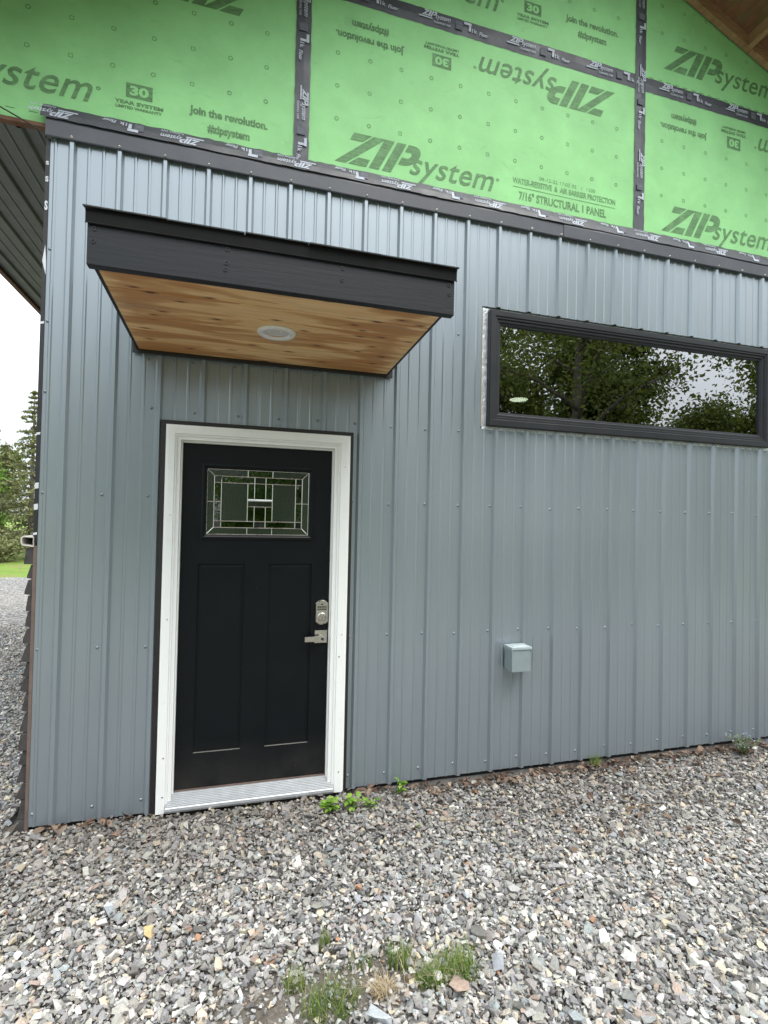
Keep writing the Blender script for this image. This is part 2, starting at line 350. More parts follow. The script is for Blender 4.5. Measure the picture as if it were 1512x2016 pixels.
# ------------------------------------------------------------------ ground
def gz(x, y):
    x = np.asarray(x, dtype=float); y = np.asarray(y, dtype=float)
    t = np.clip((x-1.45)/.8, 0, 1); base = -.018-.032*t*t*(3-2*t)
    und = .012*np.sin(x*2.1+y*1.3)+.010*np.sin(x*.9-y*2.7+1)+.006*np.sin(x*5.3+y*4.1)
    return base+und*np.clip((-y)/.5, .25, 1)-.02*np.clip((-y-.3)/2, 0, 1)
def sheet(name, x0, x1, y0, y1, nx, ny, zf, mat):
    xs = np.linspace(x0, x1, nx); ys = np.linspace(y0, y1, ny); X, Y = np.meshgrid(xs, ys)
    V = np.stack([X.ravel(), Y.ravel(), zf(X, Y).ravel()], 1); i = (np.arange(ny-1)[:, None]*nx+np.arange(nx-1)[None]).ravel()
    o = raw(name, V, np.stack([i, i+1, i+nx+1, i+nx], 1), mat, smooth=True); return tag(o, kind='structure')
sheet('ground', -700, 700, -700, 700, 8, 8, lambda X, Y: np.full_like(X, -.20), 'grass_ground')
sheet('gravel_drive', -30, 12, -9, 12.6, 190, 120, lambda X, Y: gz(X, Y)-.055+.03*np.exp(-((X-1.2)**2/.35+(Y+1.28)**2/.05)), 'gravel_far')
sheet('dirt_bed', -3.2, 7.5, -2.6, .12, 240, 90, lambda X, Y: gz(X, Y)-.022+.020*np.exp(-((X-1.2)**2/.30+(Y+1.30)**2/.03)), 'dirt')

def stone_bases(n, seed):
    rnd = random.Random(seed); out = []
    for _ in range(n):
        bm = bmesh.new(); sx, sy, sz = rnd.uniform(.82, 1.35), rnd.uniform(.6, .98), rnd.uniform(.38, .78)
        for _ in range(rnd.randint(8, 11)):
            v = Vector((rnd.gauss(0, 1), rnd.gauss(0, 1), rnd.gauss(0, 1))).normalized()*rnd.uniform(.82, 1.1)
            m = max(abs(v.x), abs(v.y), abs(v.z)); v = v.lerp(v/m*.85, .7)
            bm.verts.new((v.x*sx, v.y*sy, v.z*sz))
        r = bmesh.ops.convex_hull(bm, input=bm.verts)
        for v in [v for v in bm.verts if not v.link_faces]: bm.verts.remove(v)
        bmesh.ops.triangulate(bm, faces=bm.faces); bm.verts.index_update()
        out.append((np.array([v.co[:] for v in bm.verts]), np.array([[v.index for v in f.verts] for f in bm.faces]))); bm.free()
    return out
BASES = stone_bases(26, 3)
PAL = np.array([(.30,.30,.305),(.41,.405,.39),(.23,.235,.245),(.52,.51,.48),(.64,.62,.57),(.14,.14,.145),(.46,.41,.34),(.37,.30,.26),(.31,.345,.36),(.58,.50,.38),(.38,.22,.15),(.74,.72,.68),(.27,.262,.25),(.36,.355,.335)])
PW = np.array([.17,.15,.13,.10,.05,.075,.055,.03,.055,.022,.004,.014,.10,.11]); PW = PW/PW.sum()
def rotmats(rng, n, tilt):
    a = rng.uniform(0, 2*np.pi, n); t = np.abs(rng.normal(0, tilt, n)); d = rng.uniform(0, 2*np.pi, n)
    ca, sa, ct, st, cd, sdn = np.cos(a), np.sin(a), np.cos(t), np.sin(t), np.cos(d), np.sin(d)
    Z = np.zeros((n, 3, 3)); Z[:,0,0]=ca; Z[:,0,1]=-sa; Z[:,1,0]=sa; Z[:,1,1]=ca; Z[:,2,2]=1
    ax = np.stack([cd, sdn, 0*cd], 1); K = np.zeros((n,3,3)); K[:,0,2]=ax[:,1]; K[:,1,2]=-ax[:,0]; K[:,2,0]=-ax[:,1]; K[:,2,1]=ax[:,0]
    T = np.eye(3)[None]+st[:,None,None]*K+(1-ct)[:,None,None]*(K@K)
    return T@Z
def stones(name, P, size, seed, tilt=.45, mat='gravel_stone', cols=None):
    rng = np.random.default_rng(seed); n = len(P); Rm = rotmats(rng, n, tilt); bi = rng.integers(0, len(BASES), n)
    ci = rng.choice(len(PAL), n, p=PW); col = PAL[ci]*rng.uniform(.78, 1.18, (n,1))*rng.uniform(.97, 1.03, (n,3)) if cols is None else cols
    Vs, Fs, Cs, off = [], [], [], 0
    for b, (bv, bf) in enumerate(BASES):
        ix = np.where(bi == b)[0]
        if not len(ix): continue
        v = np.einsum('nij,kj->nki', Rm[ix], bv)*size[ix][:,None,None]+P[ix][:,None,:]
        Vs.append(v.reshape(-1,3)); nv = len(bv)
        f = bf[None]+(off+np.arange(len(ix))*nv)[:,None,None]; Fs.append(f.reshape(-1,3)); Cs.append(np.repeat(col[ix], len(bf), 0)); off += len(ix)*nv
    return raw(name, np.concatenate(Vs), np.concatenate(Fs), mat, cols=np.concatenate(Cs))

def scatter_gravel():
    rng = np.random.default_rng(11)
    def grid(x0, x1, y0, y1, sp):
        X, Y = np.meshgrid(np.arange(x0, x1, sp), np.arange(y0, y1, sp)); X = X.ravel(); Y = Y.ravel()
        return X+rng.uniform(-.5, .5, len(X))*sp, Y+rng.uniform(-.5, .5, len(X))*sp
    Ps, Ss = [], []
    for layer, (sp, dz) in enumerate(((.0155, -.009), (.0205, -.002), (.029, .008), (.050, .016))):
        for (x0, x1, y0, y1) in ((-1.6, 6.6, -2.25, -.004), (-3.4, -.24, -.004, 5.6)):
            X, Y = grid(x0, x1, y0, y1, sp)
            d = np.stack([X, Y, 0*X-.05], 1)-np.array(CAM); zc = d@np.array(F); u = (d@np.array(RV))/zc; v = (d@np.array(UV))/zc
            keep = (zc > .3) & (u > -.744-1.0/zc) & (u < .744+1.0/zc) & (v > -.992-.35/zc)
            keep &= ~((X > .5) & (X < 1.52) & (Y > -.045)) 
            keep &= ~((X < -.24) & (rng.random(len(X)) < np.clip((zc-5.0)/3.4, 0, .97)))
            patch = np.exp(-(((X-1.22)/.42)**2+((Y+1.29)/.13)**2))
            keep &= rng.random(len(X)) > patch*.55
            wallb = (Y > -.06) & (X > 1.55); keep &= ~(wallb & (rng.random(len(X)) < .65))
            X, Y = X[keep], Y[keep]; patch = patch[keep]
            s = np.clip(rng.lognormal(-4.47 if layer else -4.72, .42, len(X)), .0045, .028)*(1-.35*patch)
            big = np.clip((-Y-.8)/1.0, 0, 1); s *= 1+.16*big
            Ps.append(np.stack([X, Y, gz(X, Y)+dz+rng.normal(0, .003, len(X))], 1)); Ss.append(s)
    P = np.concatenate(Ps); s = np.concatenate(Ss)
    print('stones', len(P))
    r2 = np.random.default_rng(77); ci = r2.choice(len(PAL), len(P), p=PW)
    dust = .5+.5*np.sin(P[:, 0]*1.7-P[:, 1]*2.3+.4)*np.cos(P[:, 0]*.8+P[:, 1]*1.9-.3)
    wallside = (np.clip(1+P[:, 1]/.85, 0, 1)**.8*(P[:, 0] > -.22))[:, None]        # stone colour gets darker towards the foot of the wall
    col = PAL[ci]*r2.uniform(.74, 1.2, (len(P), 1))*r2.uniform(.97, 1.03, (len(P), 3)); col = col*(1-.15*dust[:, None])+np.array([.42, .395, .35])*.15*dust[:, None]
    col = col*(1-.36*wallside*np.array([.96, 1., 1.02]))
    m = col.mean(0); col = np.clip((col-m)*1.08+m*np.array([1.01, .99, .96]), .03, .62)*.94
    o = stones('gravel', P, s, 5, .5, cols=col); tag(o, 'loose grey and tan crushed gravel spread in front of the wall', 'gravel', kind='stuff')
scatter_gravel()
def big_stone(x, y, size, col, flat, seed, label):
    rnd = np.random.default_rng(seed)
    o = stones('stone', np.array([[0., 0, 0]]), np.array([size]), seed, .12, cols=np.array([col]))
    o.location = (x, y, float(gz(x, y))+.022); WL[o] = o.location.copy(); tag(o, label, 'stone', 'larger stones lying on the gravel')
big_stone(.43, -.71, .048, (.47, .50, .52), .5, 21, 'large pale blue-grey stone lying left of centre on the gravel')
big_stone(.60, -.86, .030, (.52, .40, .20), .5, 22, 'yellow-tan stone right of the large pale blue-grey stone')
big_stone(1.86, -1.33, .045, (.30, .31, .33), .5, 23, 'flat dark grey stone just right of the big grass tuft')
big_stone(1.67, -1.395, .040, (.34, .25, .20), .5, 24, 'brown stone just in front of the big grass tuft')
big_stone(2.35, -1.30, .036, (.62, .62, .61), .5, 25, 'white angular stone in the lower right gravel')
big_stone(1.37, -1.45, .040, (.36, .385, .40), .5, 31, 'pale stone at the bottom edge beside the lower grass tuft')

# ------------------------------------------------------------------ the house
ZS = .15
house = thing('house', (2.4, .3, 0), 'grey ribbed-metal house with green sheathing on its unfinished gable', 'house')
RIB = .2286; XL, XR = -.105, 6.3; ZTOP = 3.60
DOOR_CUT = (.488, 1.545, -.05, 2.135); WIN_CUT = (2.402, 4.905, 2.236, 3.038)
def profile(x):
    u = (x+RIB/2) % RIB-RIB/2; a = abs(u)
    if a < .009: return .019
    if a < .021: return .019*(.021-a)/.012
    for c in (RIB*.345, -RIB*.345+0, ):
        q = abs(u-c)
        if q < .004: return .0045
        if q < .0095: return .0045*(.0095-q)/.0055
    return 0.
def breaks(x0, x1):
    bs = {x0, x1}
    for k in range(int(x0/RIB)-2, int(x1/RIB)+3):
        for d in (-.021, -.009, .009, .021): bs.add(k*RIB+d)
        for c in (RIB*.345, -RIB*.345):
            for d in (-.0095, -.004, .004, .0095): bs.add(k*RIB+c+d)
    return sorted(b for b in bs if x0-1e-9 <= b <= x1+1e-9)
def siding():
    edges = [XL]+[RIB*4*i+.024 for i in range(1, 7)]+[XR]
    for i in range(len(edges)-1):
        x0, x1 = edges[i], edges[i+1]+(.012 if i < len(edges)-2 else 0); lift = .0008*(i % 2)
        bs = breaks(x0, x1)
        for c in (DOOR_CUT, WIN_CUT):
            for e in c[:2]:
                if x0 < e < x1 and min(abs(e-b) for b in bs) > 1e-6: bs.append(e)
        bs.sort(); mb = MB(); pieces = []
        for a, b in zip(bs[:-1], bs[1:]):
            if b-a < 1e-6: continue
            zs = [(0., ZTOP)]; mid = (a+b)/2
            for c in (DOOR_CUT, WIN_CUT):
                if c[0] < mid < c[1]:
                    nz = []
                    for z0, z1 in zs:
                        if c[2] > z0: nz.append((z0, min(z1, c[2])))
                        if c[3] < z1: nz.append((max(z0, c[3]), z1))
                    zs = nz
            pa, pb = -profile(a+1e-7)-lift, -profile(b-1e-7)-lift
            for z0, z1 in zs: mb.quad((a, pa, z0), (b, pb, z0), (b, pb, z1), (a, pa, z1))
        o = mb.build('siding_sheet', 'painted_steel', house)
    # dome head screws
    rows = [(.07, range(-1, 28)), (.905, range(-1, 28)), (1.722, range(-1, 28))]
    mb = MB(); rnd = random.Random(4)
    def screw(x, z, y=0., r=.0068):
        mb.lathe((x, y, z), (0, -1, 0), [(r*1.25, -.001), (r*1.25, .0012), (r*.85, .0016), (r*.8, .0045), (r*.45, .0062), (0, .0066)], 8)
    for z, ks in rows:
        for k in ks:
            x = k*RIB-.037+rnd.uniform(-.006, .006); zz = z+rnd.uniform(-.008, .008)
            if k == 0: x = -.088
            if x < XL or x > XR or (DOOR_CUT[0]-.01 < x < DOOR_CUT[1]+.01 and zz < DOOR_CUT[3]): continue
            screw(x, zz)
    for k in range(11, 22): screw(k*RIB-.04, 2.212)
    for k in range(2, 11): screw(k*RIB-.04+rnd.uniform(-.005, .005), 2.20+rnd.uniform(-.006, .006))
    for k in range(2, 8): screw(k*RIB-.06, 2.47)
    for z in (2.25, 2.62, 3.0): screw(-.092, z)
    screw(2.235, 2.83); screw(.42, 2.72)
    o = mb.build('screws', 'screw_paint', house, smooth=True); tag(o, kind='stuff')
siding()

def slab(mb, x0, x1, z0, z1, y0, y1, holes):
    """flat slab with rectangular holes, one welded mesh"""
    xs = sorted({x0, x1} | {v for h in holes for v in h[:2] if x0 < v < x1}); zs = sorted({z0, z1} | {v for h in holes for v in h[2:] if z0 < v < z1})
    solid = lambda x, z: x0 < x < x1 and z0 < z < z1 and not any(h[0] < x < h[1] and h[2] < z < h[3] for h in holes)
    for a, b in zip(xs[:-1], xs[1:]):
        for c, d in zip(zs[:-1], zs[1:]):
            mx, mz = (a+b)/2, (c+d)/2
            if not solid(mx, mz): continue
            mb.quad((a, y0, c), (b, y0, c), (b, y0, d), (a, y0, d)); mb.quad((a, y1, c), (a, y1, d), (b, y1, d), (b, y1, c))
            if not solid(a-1e-4, mz): mb.quad((a, y0, c), (a, y0, d), (a, y1, d), (a, y1, c))
            if not solid(b+1e-4, mz): mb.quad((b, y0, c), (b, y1, c), (b, y1, d), (b, y0, d))
            if not solid(mx, c-1e-4): mb.quad((a, y0, c), (a, y1, c), (b, y1, c), (b, y0, c))
            if not solid(mx, d+1e-4): mb.quad((a, y0, d), (b, y0, d), (b, y1, d), (a, y1, d))
def wall_core():
    mb = MB(); y0, y1 = .024, .19; x0, x1, zt = -.10, XR, 3.62
    slab(mb, x0, x1, -.03, zt, y0, y1, [(.50, 1.535, -.2, 2.115), (2.425, 4.89, 2.252, 3.014)])
    mb.build('wall', 'house_wrap', house, weld=True)
    MB().box(-.09, XR, .03, .25, -.35, -.031).build('foundation', 'concrete', house)
    MB().box(-.098, .12, .191, 9.0, -.03, 3.46).build('side_wall', 'house_wrap', house)
    # dark room behind the window
    r = MB(); X0, X1, Y0, Y1, Z0, Z1 = 1.62, 6.2, .192, 5., 0., 3.18
    r.box(X0, X1, Y0, Y1, Z0, Z1); r.f.pop(2); r.mi.pop()      # a room open towards the front wall
    r.build('room_wall', 'room_wall', house)
    MB().box(.30, 1.60, .35, .37, 0, 2.6).build('room_wall', 'room_wall', house)
    MB().box(5.075, 5.115, .20, .34, 2.20, 3.10).build('window_stud', 'stud', house)
wall_core()
lampi = MB(); lampi.lathe((3.85, 2.0, 3.0), (0, 0, -1), [(.115, -.18), (.115, 0), (.105, .012)], 24)
lampi.cur = 1; lampi.lathe((3.85, 2.0, 2.9875), (0, 0, -1), [(.098, 0), (.092, .006), (0, .008)], 24)
tag(lampi.build('ceiling_lamp', ['lamp_ring', 'lamp_glow'], None, True), 'lit round ceiling lamp seen through the wide window', 'lamp')

# ---- printed sheathing on the gable
GY = .016             # face of the sheathing
XRIDGE, ZRIDGE = 3.30, 5.958
def roof_z(x): return ZRIDGE-.395*(x-XRIDGE) if x > XRIDGE else ZRIDGE-.42*(XRIDGE-x)
TEXTC = {}
def text_mesh(s, bold=0., shear=0., spacing=1.):
    key = (s, bold, shear, spacing)
    if key in TEXTC: return TEXTC[key]
    cu = bpy.data.curves.new('t', 'FONT'); cu.body = s; cu.size = 1; cu.offset = bold; cu.shear = shear; cu.space_character = spacing; cu.resolution_u = 3
    ob = bpy.data.objects.new('t', cu); COL.objects.link(ob); dg = bpy.context.evaluated_depsgraph_get(); dg.update()
    me = bpy.data.meshes.new_from_object(ob.evaluated_get(dg))
    V = np.array([v.co[:2] for v in me.vertices]); Fc = [list(p.vertices) for p in me.polygons]
    bpy.data.objects.remove(ob); bpy.data.meshes.remove(me); bpy.data.curves.remove(cu)
    V = (V-V.min(0))/(V.max(0)-V.min(0)); TEXTC[key] = (V, Fc); return V, Fc
def put(mb, V, Fc, x0, x1, z0, z1, y, flip=False, vert=False):
    V = np.asarray(V, dtype=float)
    if flip: V = 1-V
    if vert: V = np.stack([V[:,1]*1., 1-V[:,0]], 1) if vert == 'down' else np.stack([1-V[:,1], V[:,0]], 1)
    mb.add([(x0+(x1-x0)*a, y, z0+(z1-z0)*b) for a, b in V], Fc)
def print_text(parent, s, box, y, mat='print_green', bold=.03, shear=0., flip=False, name='printed_text', spacing=1.):
    mb = MB(); V, Fc = text_mesh(s, bold, shear, spacing); put(mb, V, Fc, *box, y, flip); return tag(mb.build(name, mat, parent), kind='stuff')
def zip_polys():
    sh = .46; P = [[(0,0),(.31,0),(1.0,1),(.66,1)], [(.08,.76),(.44,.76),(.60,1),(.08,1)], [(.38,0),(.90,0),(.90,.25),(.555,.25)],
                   [(.98,0),(1.27,0),(1.27,1),(.98,1)], [(1.36,0),(1.63,0),(1.63,1),(1.36,1)]]
    n = 10; cx, cz = 1.86, .655
    out = [(cx+.33*math.sin(t), cz+.345*math.cos(t)) for t in [math.pi*i/n for i in range(n+1)]]
    inn = [(cx+.08*math.sin(t), cz+.10*math.cos(t)) for t in [math.pi*i/n for i in range(n+1)]]
    out = [(1.70, 1.0)]+out+[(1.70, .31)]; inn = [(1.70, .755)]+inn+[(1.70, .555)]
    for i in range(len(out)-1): P.append([out[i], inn[i], inn[i+1], out[i+1]])
    V, Fc = [], []
    for poly in P:
        Fc.append(list(range(len(V), len(V)+len(poly)))); V += [(a+sh*b, b) for a, b in poly]
    V = np.array(V); V = (V-V.min(0))/(V.max(0)-V.min(0)); return V, Fc
ZP = zip_polys()
def logo(parent, x0, zb, y, flip=False, w=1.075, h=.20, mat='print_green', reg_mark=True):
    """ZIPsystem wordmark; x0 = left end (right end when flipped), zb = baseline"""
    mb = MB(); SV, SF = text_mesh('system', .008, .34, 1.04)
    s = -1 if flip else 1
    def bx(a, b, c, d): 
        xs = sorted((x0+s*a*w, x0+s*b*w)); zs = sorted((zb+s*c*h, zb+s*d*h)); return (*xs, *zs)
    put(mb, *ZP, *bx(0, .515, 0, 1), y, flip); put(mb, SV, SF, *bx(.447, 1.0, -.155, .70), y-.0004, flip)
    if reg_mark:
        V, Fc = text_mesh('o', .02); put(mb, V, Fc, *bx(1.015, 1.035, .47, .57), y, flip)
    return mb.build('printed_logo', mat, parent)
def badge(parent, x0, x1, z0, z1, y, flip=False):
    """30 in a dark box, two lines below"""
    w, h = x1-x0, z1-z0; mb = MB()
    mb.quad((x0, y, z0), (x1, y, z0), (x1, y, z1), (x0, y, z1)); o = mb.build('printed_badge', 'print_green', parent)
    mb = MB(); put(mb, *text_mesh('30', .045), x0+.14*w, x1-.14*w, z0+.17*h, z1-.17*h, y-.0012, flip); mb.build('printed_numeral', 'green_sheathing', parent)
    s = -1 if flip else 1; cx = (x0+x1)/2; zb = z1 if flip else z0
    for t, ww, o1, o2, in (('YEAR SYSTEM', .124, .24, .50), ('LIMITED WARRANTY', .118, .60, .80)):
        zz = sorted((zb-s*o1*h, zb-s*o2*h)); print_text(parent, t, (cx-ww, cx+ww, *zz), y, bold=.045, flip=flip)
def slogan(parent, x0, x1, z1, y, flip=False):
    w = x1-x0; s = -1 if flip else 1; cx = (x0+x1)/2
    a = sorted((z1, z1-s*.062)); b = sorted((z1-s*.088, z1-s*.150))
    print_text(parent, 'Join the revolution.', (x0, x1, *a), y, bold=.045, flip=flip)
    print_text(parent, '#zipsystem', (cx-.27*w, cx+.27*w, *b), y, bold=.045, flip=flip)
def marks(parent, x0, nx, zs, y, sq, lim):
    mb = MB()
    for j, z in enumerate(zs):
        for i in range(nx):
            x = x0+i*.2035
            if not (lim[0]+.05 < x < lim[1]-.05) or z > roof_z(x)-.1: continue
            n = 4 if i % 3 == sq else 10; r = .0155 if n == 4 else .013; r2 = r-.0042
            rot = math.pi/4 if n == 4 else 0; V = []
            for rr in (r, r2): V += [(x+rr*math.cos(rot+2*math.pi*t/n), y, z+rr*math.sin(rot+2*math.pi*t/n)) for t in range(n)]
            mb.add(V, [(t, (t+1) % n, (t+1) % n+n, t+n) for t in range(n)])
    o = mb.build('nail_marks', 'print_green', parent); tag(o, kind='stuff')
def panel(x0, x1, z0, z1):
    g = .0015; xs = [x0+g]; n = 12
    for i in range(1, n): xs.append(x0+(x1-x0)*i/n)
    xs.append(x1-g)
    if x0 < XRIDGE < x1: xs = sorted(xs+[XRIDGE])
    top = [(x, min(z1-g, roof_z(x)-.02)) for x in xs]; top = [(x, max(z, z0+g)) for x, z in top]
    mb = MB(); n = len(xs)
    for (a, za), (b, zb) in zip(top[:-1], top[1:]):
        if za-z0 < .003 and zb-z0 < .003: continue
        mb.prism_y([(a, z0+g), (b, z0+g), (b, zb), (a, za)], GY, GY+.011)
    return mb.build('sheathing_panel', 'green_sheathing', house)
ZB, ZM, ZU = 3.665, 4.862, 6.08
PA = panel(-1.06, 1.199, ZB, ZM); PB = panel(1.199, 3.643, ZB, ZM); PC = panel(3.643, 6.09, ZB, ZM)
PB2 = panel(1.199, 3.643, ZM, ZU); PC2 = panel(3.643, 6.09, ZM, ZU); PA2 = panel(-1.06, 1.199, ZM, ZU)
Y1 = GY-.0012
logo(PA, -.995, 3.665+ZS, Y1); badge(PA, .243, .377, 3.757+ZS, 3.838+ZS, Y1); slogan(PA, .569, 1.002, 3.823+ZS-.03, Y1)
logo(PA, .945, 4.576+ZS, Y1, True)
logo(PB, 1.403, 3.652+ZS, Y1); logo(PB, 3.425, 4.576+ZS, Y1, True)
badge(PB, 2.023, 2.155, 4.405+ZS, 4.487+ZS, Y1, True); slogan(PB, 1.392, 1.832, 4.415+ZS, Y1, True)
print_text(PB, 'WATER-RESISTIVE  &  AIR BARRIER PROTECTION', (2.615, 3.44, 3.762+ZS, 3.802+ZS), Y1, 'print_faint', .03)
print_text(PB, '7/16" STRUCTURAL 1 PANEL', (2.665, 3.365, 3.655+ZS, 3.715+ZS), Y1, 'print_green', .03)
mbx = MB(); mbx.quad((2.62, Y1, 3.738+ZS), (3.44, Y1, 3.738+ZS), (3.44, Y1, 3.7415+ZS), (2.62, Y1, 3.7415+ZS)); mbx.build('printed_line', 'print_faint', PB)
print_text(PB, '09-12-22 17:02 02   1  1205', (2.82, 3.27, 3.818+ZS, 3.842+ZS), Y1, 'print_faint', .0)
logo(PC, 3.847, 3.655+ZS, Y1); slogan(PC, 3.827, 4.264, 4.415+ZS, Y1, True); badge(PC, 4.462, 4.595, 4.408+ZS, 4.5+ZS, Y1, True)
logo(PC, 5.85, 4.576+ZS, Y1, True)
logo(PC2, 3.853, 4.872+ZS, Y1); logo(PB2, 1.415, 4.872+ZS, Y1); badge(PB2, 2.683, 2.814, 4.952+ZS, 5.033+ZS, Y1); slogan(PB2, 3.008, 3.447, 5.035+ZS, Y1)
ZR = [4.321+ZS, 4.117+ZS, 3.913+ZS]; ZR2 = [5.131+ZS, 5.335+ZS, 5.54+ZS]
marks(PA, -.03-.2035*5, 11, ZR, Y1, 2, (-1.06, 1.199)); marks(PB, 1.41, 12, ZR, Y1, 2, (1.199, 3.643)); marks(PC, 3.845, 12, ZR, Y1, 1, (3.643, 6.09))
marks(PB2, 1.41, 12, ZR2, Y1, 2, (1.199, 3.643)); marks(PC2, 3.835, 10, ZR2, Y1, 1, (3.643, 6.09))
# dashed overlap line beside the tapes
md = MB()
for i in range(22):
    x = 3.72+i*.078; md.quad((x, Y1, 4.918), (x+.042, Y1, 4.918), (x+.042, Y1, 4.9225), (x, Y1, 4.9225))
tag(md.build('dashed_line', 'print_green', PC2), kind='stuff')
md = MB()
for i in range(8):
    x = -.95+i*.105; md.quad((x, Y1, 3.715), (x+.042, Y1, 3.715), (x+.042, Y1, 3.719), (x, Y1, 3.719))
tag(md.build('dashed_line', 'print_green', PA), kind='stuff')

# ---- seam tapes
def tape_h(x0, x1, z0, z1, y, seed):
    rnd = random.Random(seed); n = int((x1-x0)/.03); mb = MB(); A = []; B = []; Mi = []
    for i in range(n+1):
        x = x0+(x1-x0)*i/n; A.append((x, y, z0+rnd.uniform(-.0025, .0025))); B.append((x, y, z1+rnd.uniform(-.0025, .0025)))
        Mi.append((x, y-.0035-rnd.uniform(0, .0015), (z0+z1)/2+.004*math.sin(x*3)+rnd.uniform(-.003, .003)))
    for i in range(n): mb.quad(A[i], A[i+1], Mi[i+1], Mi[i]); mb.quad(Mi[i], Mi[i+1], B[i+1], B[i])
    return mb.build('seam_tape', 'seam_tape', house)
def tape_v(x0, x1, z0, z1, y, seed):
    rnd = random.Random(seed); n = int((z1-z0)/.03); mb = MB(); A = []; B = []; Mi = []
    for i in range(n+1):
        z = z0+(z1-z0)*i/n; A.append((x0+rnd.uniform(-.002, .002), y, z)); B.append((x1+rnd.uniform(-.002, .002), y, z))
        Mi.append(((x0+x1)/2+.005+rnd.uniform(-.002, .002), y-.0035-rnd.uniform(0, .0015), z))
    for i in range(n): mb.quad(A[i], Mi[i], Mi[i+1], A[i+1]); mb.quad(Mi[i], B[i], B[i+1], Mi[i+1])
    return mb.build('seam_tape', 'seam_tape', house)
def tape_print(mb, kind, cx, cz, y, flip=False, vert=None, sc=1.):
    """local coordinates: u along the tape, v across, printed at (cx, cz)"""
    parts = []
    if kind == 'zip':
        parts += [(ZP, (-.105, .005, .0, .042)), (text_mesh('system', .01, .32), (-.008, .105, -.012, .026)), (text_mesh('FLASHING TAPE', .01), (-.015, .105, -.034, -.02))]
        parts += [(([(0,0),(1,0),(1,1),(0,1)], [[0,1,2,3]]), (-.125, -.03, -.014, -.005))]
    elif kind == 'fl':
        parts += [(([(0,0),(1,0),(1,1),(0,1)], [[0,1,2,3]]), (-.11, -.055, .018, .036)), (([(0,0),(1,0),(1,1),(0,1)], [[0,1,2,3]]), (-.075, -.058, -.022, .017)),
                  (text_mesh('1k', .02), (-.05, -.012, -.024, .004)), (text_mesh('Floor', .02, .2), (.005, .075, -.03, -.004))]
    else: parts += [(([(0,0),(1,0),(1,1),(0,1)], [[0,1,2,3]]), (-.024, .024, -.028, .024))]
    for (V, Fc), (u0, u1, v0, v1) in parts:
        V = np.array(V, dtype=float); U = (u0+(u1-u0)*V[:,0])*sc; W = (v0+(v1-v0)*V[:,1])*sc
        if flip: U, W = -U, -W
        if vert: pts = [(cx+b, y, cz-a) for a, b in zip(U, W)]
        else: pts = [(cx+a, y, cz+b) for a, b in zip(U, W)]
        mb.add(pts, Fc)
YT = GY-.010
def tprint(a, b, t):
    tag(a.build('tape_print', 'print_white', t), kind='stuff'); tag(b.build('tape_print', 'print_pale', t), kind='stuff')
t_h = tape_h(-1.06, 6.05, 4.805, 4.912, GY-.0016, 1)
mb = MB(); mp = MB()
for i in range(12):
    x = -.47+i*.628; tape_print(mb, 'zip', x, 4.862, YT, sc=.95); tape_print(mb, 'fl', x+.30, 4.862, YT, sc=.95); tape_print(mp, 'sq', x+.16, 4.862, YT)
tprint(mb, mp, t_h)
for X in (1.199, 3.643):
    t_v = tape_v(X-.045, X+.045, 3.745, 5.90 if X > 2 else roof_z(X)-.06, GY-.0056, 7)
    mb = MB(); mp = MB()
    for i in range(4):
        z = (3.94 if X < 2 else 4.09)+ZS+i*.628
        tape_print(mb, 'zip', X, z, YT-.005, vert=True, sc=.9); tape_print(mb, 'fl', X, z-.30, YT-.005, vert=True, sc=.9); tape_print(mp, 'sq', X, z-.16, YT-.005, vert=True)
    tprint(mb, mp, t_v)

# ---- dark flashing along the top of the metal, taped to the sheathing
def flashing():
    for (a, b, dy) in ((-.122, 3.02, 0.), (2.99, XR, .0035)):
        poly = [(-.0225-dy, 3.585), (-.025-dy, 3.580), (-.0275-dy, 3.586), (-.0270-dy, 3.662), (-.013-dy*.3, 3.708), (GY-.004, 3.70), (-.012, 3.66)]
        n = 40; rnd = random.Random(int(b*10)); rings = []
        for i in range(n+1):
            x = a+(b-a)*i/n; w = .0018*math.sin(x*7)+rnd.uniform(-.0008, .0008); rings.append([(x, y+w, z+w*.6) for y, z in poly])
        MB().loft(rings).build('flashing_trim', 'dark_flashing', house)
    t = MB(); n = 180; rnd = random.Random(9); A, B, C = [], [], []
    for i in range(n+1):
        x = -.147+(XR+.147)*i/n; k = .5+.5*math.sin(x*5.1)
        A.append((x, -.0325-.001*k, 3.676+rnd.uniform(-.002, .002))); B.append((x, -.0205+.001*k, 3.716)); C.append((x, GY-.0125, 3.764+rnd.uniform(-.003, .003)))
    for i in range(n): t.quad(A[i], A[i+1], B[i+1], B[i]); t.quad(B[i], B[i+1], C[i+1], C[i])
    t_b = t.build('seam_tape', 'seam_tape', house)
    mb = MB(); mp = MB(); y = -.002
    for i in range(11):
        x = -.10+i*.632
        for kind, xx, m in (('zip', x, mb), ('fl', x+.31, mb), ('sq', x+.42, mp)):
            k = MB(); tape_print(k, kind, xx, 3.724, 0, flip=True, sc=.98)
            k.v = [(a, -.0205+(c-3.716)*(.024/.048)-.0025 if c > 3.716 else -.0205-(3.716-c)*(.013/.040)-.0025, c) for a, b, c in k.v]
            m.add(k.v, k.f)
    tprint(mb, mp, t_b)
    s = MB()
    for k in range(0, 28):
        s.lathe((k*RIB, -.0275, 3.596), (.0, -1, .05), [(.0075, -.002), (.0075, .0015), (.0052, .002), (.005, .006), (.003, .0085), (0, .009)], 8)
    tag(s.build('trim_screws', 'came', house, True), kind='stuff')
flashing()

